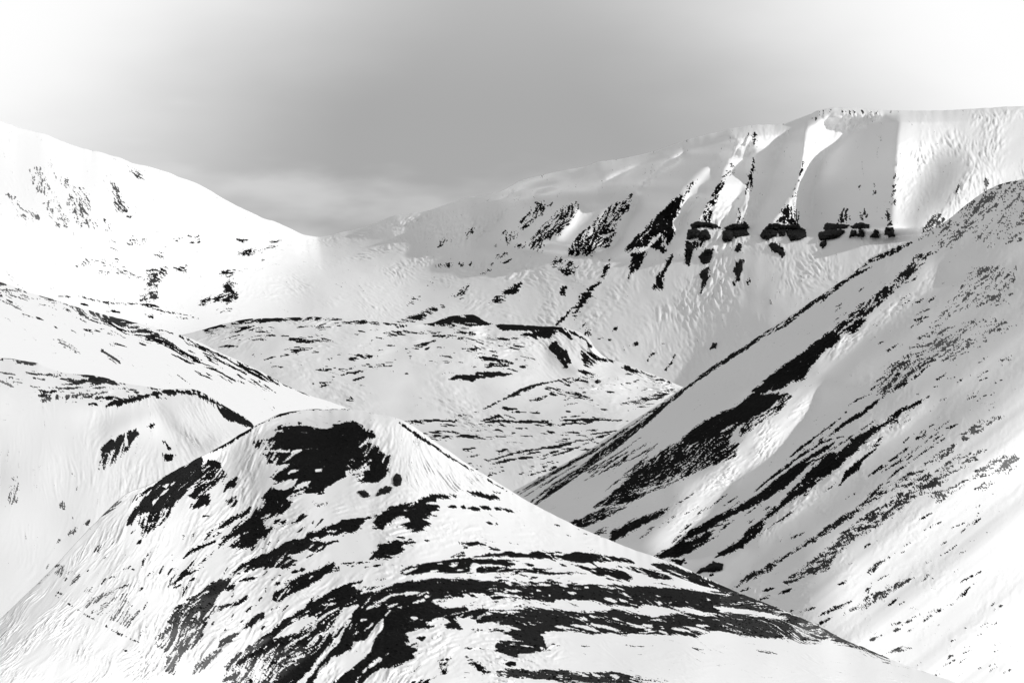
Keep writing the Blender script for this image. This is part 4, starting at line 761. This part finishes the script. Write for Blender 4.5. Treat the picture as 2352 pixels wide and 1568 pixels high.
def blob(name, terr, P, thick, parent=None, origin=None, step=1.5, rough=1.0, strata=True, grow=1.6):
    """a rounded mass of rock with the traced outline, standing out of the slope by `thick` metres"""
    rng = np.random.default_rng(int(abs(P.sum())) % 9999)
    x0, y0 = P.min(0) - 3; x1, y1 = P.max(0) + 3
    nx, ny = max(6, int((x1 - x0) / step)), max(6, int((y1 - y0) / step))
    X, Y = np.meshgrid(np.linspace(x0, x1, nx), np.linspace(y0, y1, ny))
    jx = X + blur(rng.standard_normal(X.shape), .8) * 2.0; jy = Y + blur(rng.standard_normal(X.shape), .8) * 2.0
    q, _, ins = seg_dist(jx, jy, P, True)
    sdv = np.where(ins, q, -q) + grow + blur(rng.standard_normal(X.shape), 1.6) * 2.2
    Tx, Ty, TD = TERR[terr]
    sel = (Tx > x0 - 6) & (Tx < x1 + 6) & (Ty > y0 - 6) & (Ty < y1 + 6)
    tx, ty, td = Tx[sel][::3], Ty[sel][::3], TD[sel][::3]
    D = np.array([td[np.argmin((tx - a) ** 2 + (ty - b) ** 2)] for a, b in zip(X.ravel(), Y.ravel())]).reshape(X.shape)
    D = blur(D, 1.5)
    pr = np.sqrt(np.clip(sdv / 9.0, 0, 1))
    st = np.round(Y / 4.0) % 2 * .12 if strata else 0
    T = thick * (pr * (1 + rng.standard_normal(X.shape) * .10 * rough + st)) - thick * .35 * (sdv < 0)
    front = D - T - .6
    backd = D + thick * .6
    keep = sdv > -1.2
    idx = -np.ones(X.shape, int); ids = np.argwhere(keep); idx[keep] = np.arange(len(ids))
    if len(ids) < 6: return None
    def wc(Dd): return np.stack([(X - CX) / F * Dd, Dd, CAM_Z - (Y - CY) / F * Dd], -1)[keep]
    V_ = np.concatenate([wc(front), wc(backd)]); nvv = len(ids)
    faces = []
    ek = {}
    for r in range(ny - 1):
        for c in range(nx - 1):
            q4 = (idx[r, c], idx[r + 1, c], idx[r + 1, c + 1], idx[r, c + 1])
            if min(q4) < 0: continue
            faces.append(q4); faces.append(tuple(i + nvv for i in q4[::-1]))
            for i in range(4):
                a, b = q4[i], q4[(i + 1) % 4]
                if (b, a) in ek: del ek[(b, a)]
                else: ek[(a, b)] = 1
    for a, b in ek: faces.append((b, a, a + nvv, b + nvv))
    if not faces: return None
    org = np.array(origin) if origin is not None else np.array([V_[:, 0].mean(), V_[:, 1].mean(), V_[:, 2].min()])
    me = bpy.data.meshes.new(name); me.from_pydata([tuple(v) for v in (V_ - org)], [], faces)
    me.polygons.foreach_set('use_smooth', np.ones(len(me.polygons), bool)); me.update()
    me.materials.append(ROCK)
    o = bpy.data.objects.new(name, me); C.objects.link(o)
    if parent is not None: o.parent = parent
    else: o.location = org
    return o
CR = [('broad black crag at the left end of the cliff band, ledge pointing right', [('upper_ledge', '60,905 110,885 180,888 215,902 262,926 210,925 150,915 60,930'), ('buttress', '28,1005 40,945 90,930 120,950 110,985 60,1000'), ('buttress', '112,990 125,950 165,940 190,975 188,1005 135,1016 112,1010')]),
      ('black crag with two rounded lobes, second from the left end of the cliff band', [('upper_ledge', '293,925 345,902 440,903 455,920 440,935 300,940'), ('buttress', '274,1005 282,950 340,940 352,980 335,1015 295,1022'), ('buttress', '350,945 440,938 455,975 430,985 395,978 360,995')]),
      ('widest black crag of the cliff band, three rounded lobes under the longest rib', [('upper_ledge', '565,935 590,900 630,900 680,908 760,905 800,915 845,945 700,930 600,945'), ('buttress', '538,985 555,945 610,930 650,945 648,980 590,1005 555,1000'), ('buttress', '658,935 715,940 705,975 668,978'), ('buttress', '718,950 790,935 850,960 853,985 800,1012 745,1008 722,980')]),
      ('long black crag with a single low lobe, fourth along the cliff band', [('upper_ledge', '970,930 985,903 1060,898 1142,908 1130,925 1050,930 990,942'), ('buttress', '935,990 950,955 1010,942 1090,940 1115,948 1085,985 1010,1005 945,1008')]),
      ('dark notched crag between the long crag and the small triangular one', [('upper_ledge', '1158,915 1200,900 1230,893 1286,905 1280,925 1230,930 1170,930'), ('buttress', '1153,985 1160,950 1195,945 1205,980'), ('buttress', '1205,985 1215,945 1240,940 1252,985')]),
      ('small triangular dark crag low in the cliff band', [('buttress', '1297,988 1325,942 1345,950 1350,992')]),
      ('grey square crag at the right end of the cliff band, below a thin rib', [('upper_ledge', '1410,905 1430,882 1448,905'), ('buttress', '1395,970 1400,928 1448,928 1460,982 1430,985')])]
for label, parts in CR:
    allp = np.concatenate([pts('A3', s) for _, s in parts]); cxp, cyp = allp.mean(0)
    Dd = depth_at('mountain_range', cxp, allp[:, 1].max())
    base = ((cxp - CX) / F * Dd, Dd, CAM_Z - (allp[:, 1].max() - CY) / F * Dd)
    e = bpy.data.objects.new('rock_crag', None); C.objects.link(e); e.location = base
    e['label'] = label; e['category'] = 'rock crag'; e['group'] = 'crags of the dark cliff band'
    for nm, s in parts: blob(nm, 'mountain_range', pts('A3', s), 22 if nm == 'buttress' else 16, e, base)
OC = [
      ('mountain_range', 'A3', '405,1038 400,1065 378,1092 360,1085 380,1045', 9, 'small tilted black rock just under the second crag from the left'),
      ('mountain_range', 'A3', '592,1040 620,1028 655,1045 690,1085 705,1105 690,1125 640,1095 615,1075', 9, 'broken black rock trailing to the right just under the widest crag'),
      ('mountain_range', 'A3', '182,1188 175,1255 150,1310 124,1378 128,1330 140,1270 112,1248 150,1215', 8, 'long black rib narrowing to a point, lowest below the leftmost crag'),
      ('mountain_range', 'A3', '400,1142 414,1165 405,1230 385,1270 352,1312 375,1260 350,1215 380,1180', 8, 'forked black rib low on the snow below the second crag'),
      ('mountain_range', 'A3', '20,1042 78,1045 62,1090 50,1130 42,1178 20,1165 35,1100', 8, 'narrow black rib hanging below the left side of the leftmost crag'),
      ('mountain_range', 'A3', '160,1072 203,1080 198,1130 180,1172 130,1168 112,1130 140,1100', 8, 'shaggy black rib between the leftmost crag and the long pointed rib'),('foreground_hill', 'B2', '2022,900 2055,850 2095,860 2110,915 2085,968 2035,960', 2.0, 'upright oval black rock right of the big bare patch on the foreground hill'),
      ('foreground_hill', 'B2', '1858,1065 1895,1000 1950,980 2015,982 1990,1030 1915,1050', 1.6, 'black wedge-shaped rock on the snow below the upright oval one'),
      ('foreground_hill', 'B2', '1675,1025 1740,1012 1765,1030 1795,1068 1730,1080 1705,1050', 1.6, 'small ragged black rock left of the wedge-shaped one on the foreground hill'),
      ('right_slope', 'C3', '2040,592 2090,545 2150,520 2200,488 2285,512 2278,560 2200,580 2120,572 2080,580', 2.5, 'black rock mass alone in smooth snow at the foot of the right slope'),
      ('mountain_range', 'A3', '943,1050 950,1025 990,1013 992,1045 965,1062', 12, 'small black rock just under the long crag of the cliff band'),
      ('mountain_range', 'A5', '2012,430 2040,424 2048,445 2025,450', 8, 'lone dark rock on the open snow slope above the tail of the moraine'),
      ('right_slope', 'A6', '1462,752 1475,732 1503,730 1490,750', 2.0, 'small dark rock at the upper edge of the speckled scree on the right slope'),
      ('mountain_range', 'A6', '190,565 205,525 235,525 232,560', 10, 'round dark rock on the grey snow between the far ribs and the right slope')]
for terr, reg, s, th, label in OC:
    o = blob('rock_outcrop', terr, pts(reg, s), th, strata=False, step=1.2, grow=.6)
    if o is not None:
        o['label'] = label; o['category'] = 'rock'; o['group'] = 'single rocks standing in the snow'

# ------------------------------------------------------------------ loose stones on the bare ground of the foreground hill
xs, ys, Ds = TERR['foreground_hill']
rng = np.random.default_rng(77)
dn = samp(D7.d, xs, ys)
cand = np.argwhere((dn > .35) & (samp(D7.g, xs, ys) < .1) & (xs > -20) & (xs < W + 20) & (ys < H + 20))
cand = cand[rng.choice(len(cand), 6000, replace=False)]
ico_v = np.array([[0,0,1],[.894,0,.447],[.276,.851,.447],[-.724,.526,.447],[-.724,-.526,.447],[.276,-.851,.447],[.724,.526,-.447],[-.276,.851,-.447],[-.894,0,-.447],[-.276,-.851,-.447],[.724,-.526,-.447],[0,0,-1]])
ico_f = np.array([[0,1,2],[0,2,3],[0,3,4],[0,4,5],[0,5,1],[1,6,2],[2,7,3],[3,8,4],[4,9,5],[5,10,1],[2,6,7],[3,7,8],[4,8,9],[5,9,10],[1,10,6],[11,7,6],[11,8,7],[11,9,8],[11,10,9],[11,6,10]])
D_ = Ds[cand[:, 0], cand[:, 1]]; X_ = xs[cand[:, 0], cand[:, 1]]; Y_ = ys[cand[:, 0], cand[:, 1]]
ctr = np.stack([(X_ - CX) / F * D_, D_, CAM_Z - (Y_ - CY) / F * D_], -1)
sz = rng.lognormal(-1.9, .45, len(ctr)).clip(.08, .45)
vv = ctr[:, None] + ico_v[None] * sz[:, None, None] * rng.uniform(.6, 1.3, (len(ctr), 12, 3)) * np.array([1.2, 1.2, .8])
ff = (ico_f[None] + np.arange(len(ctr))[:, None, None] * 12).reshape(-1, 3)
me = bpy.data.meshes.new('scree_stones')
me.vertices.add(len(ctr) * 12); me.vertices.foreach_set('co', vv.reshape(-1).astype(np.float32))
me.loops.add(ff.size); me.loops.foreach_set('vertex_index', ff.reshape(-1).astype(np.int32))
me.polygons.add(len(ff)); me.polygons.foreach_set('loop_start', np.arange(0, ff.size, 3, dtype=np.int32)); me.polygons.foreach_set('loop_total', np.full(len(ff), 3, np.int32))
me.update(calc_edges=True); me.materials.append(ROCK)
o = bpy.data.objects.new('scree', me); C.objects.link(o); o['kind'] = 'stuff'
o['label'] = 'loose dark stones strewn over the bare ground of the foreground hill'; o['category'] = 'scree'
print('total', round(time.time() - T0, 1))
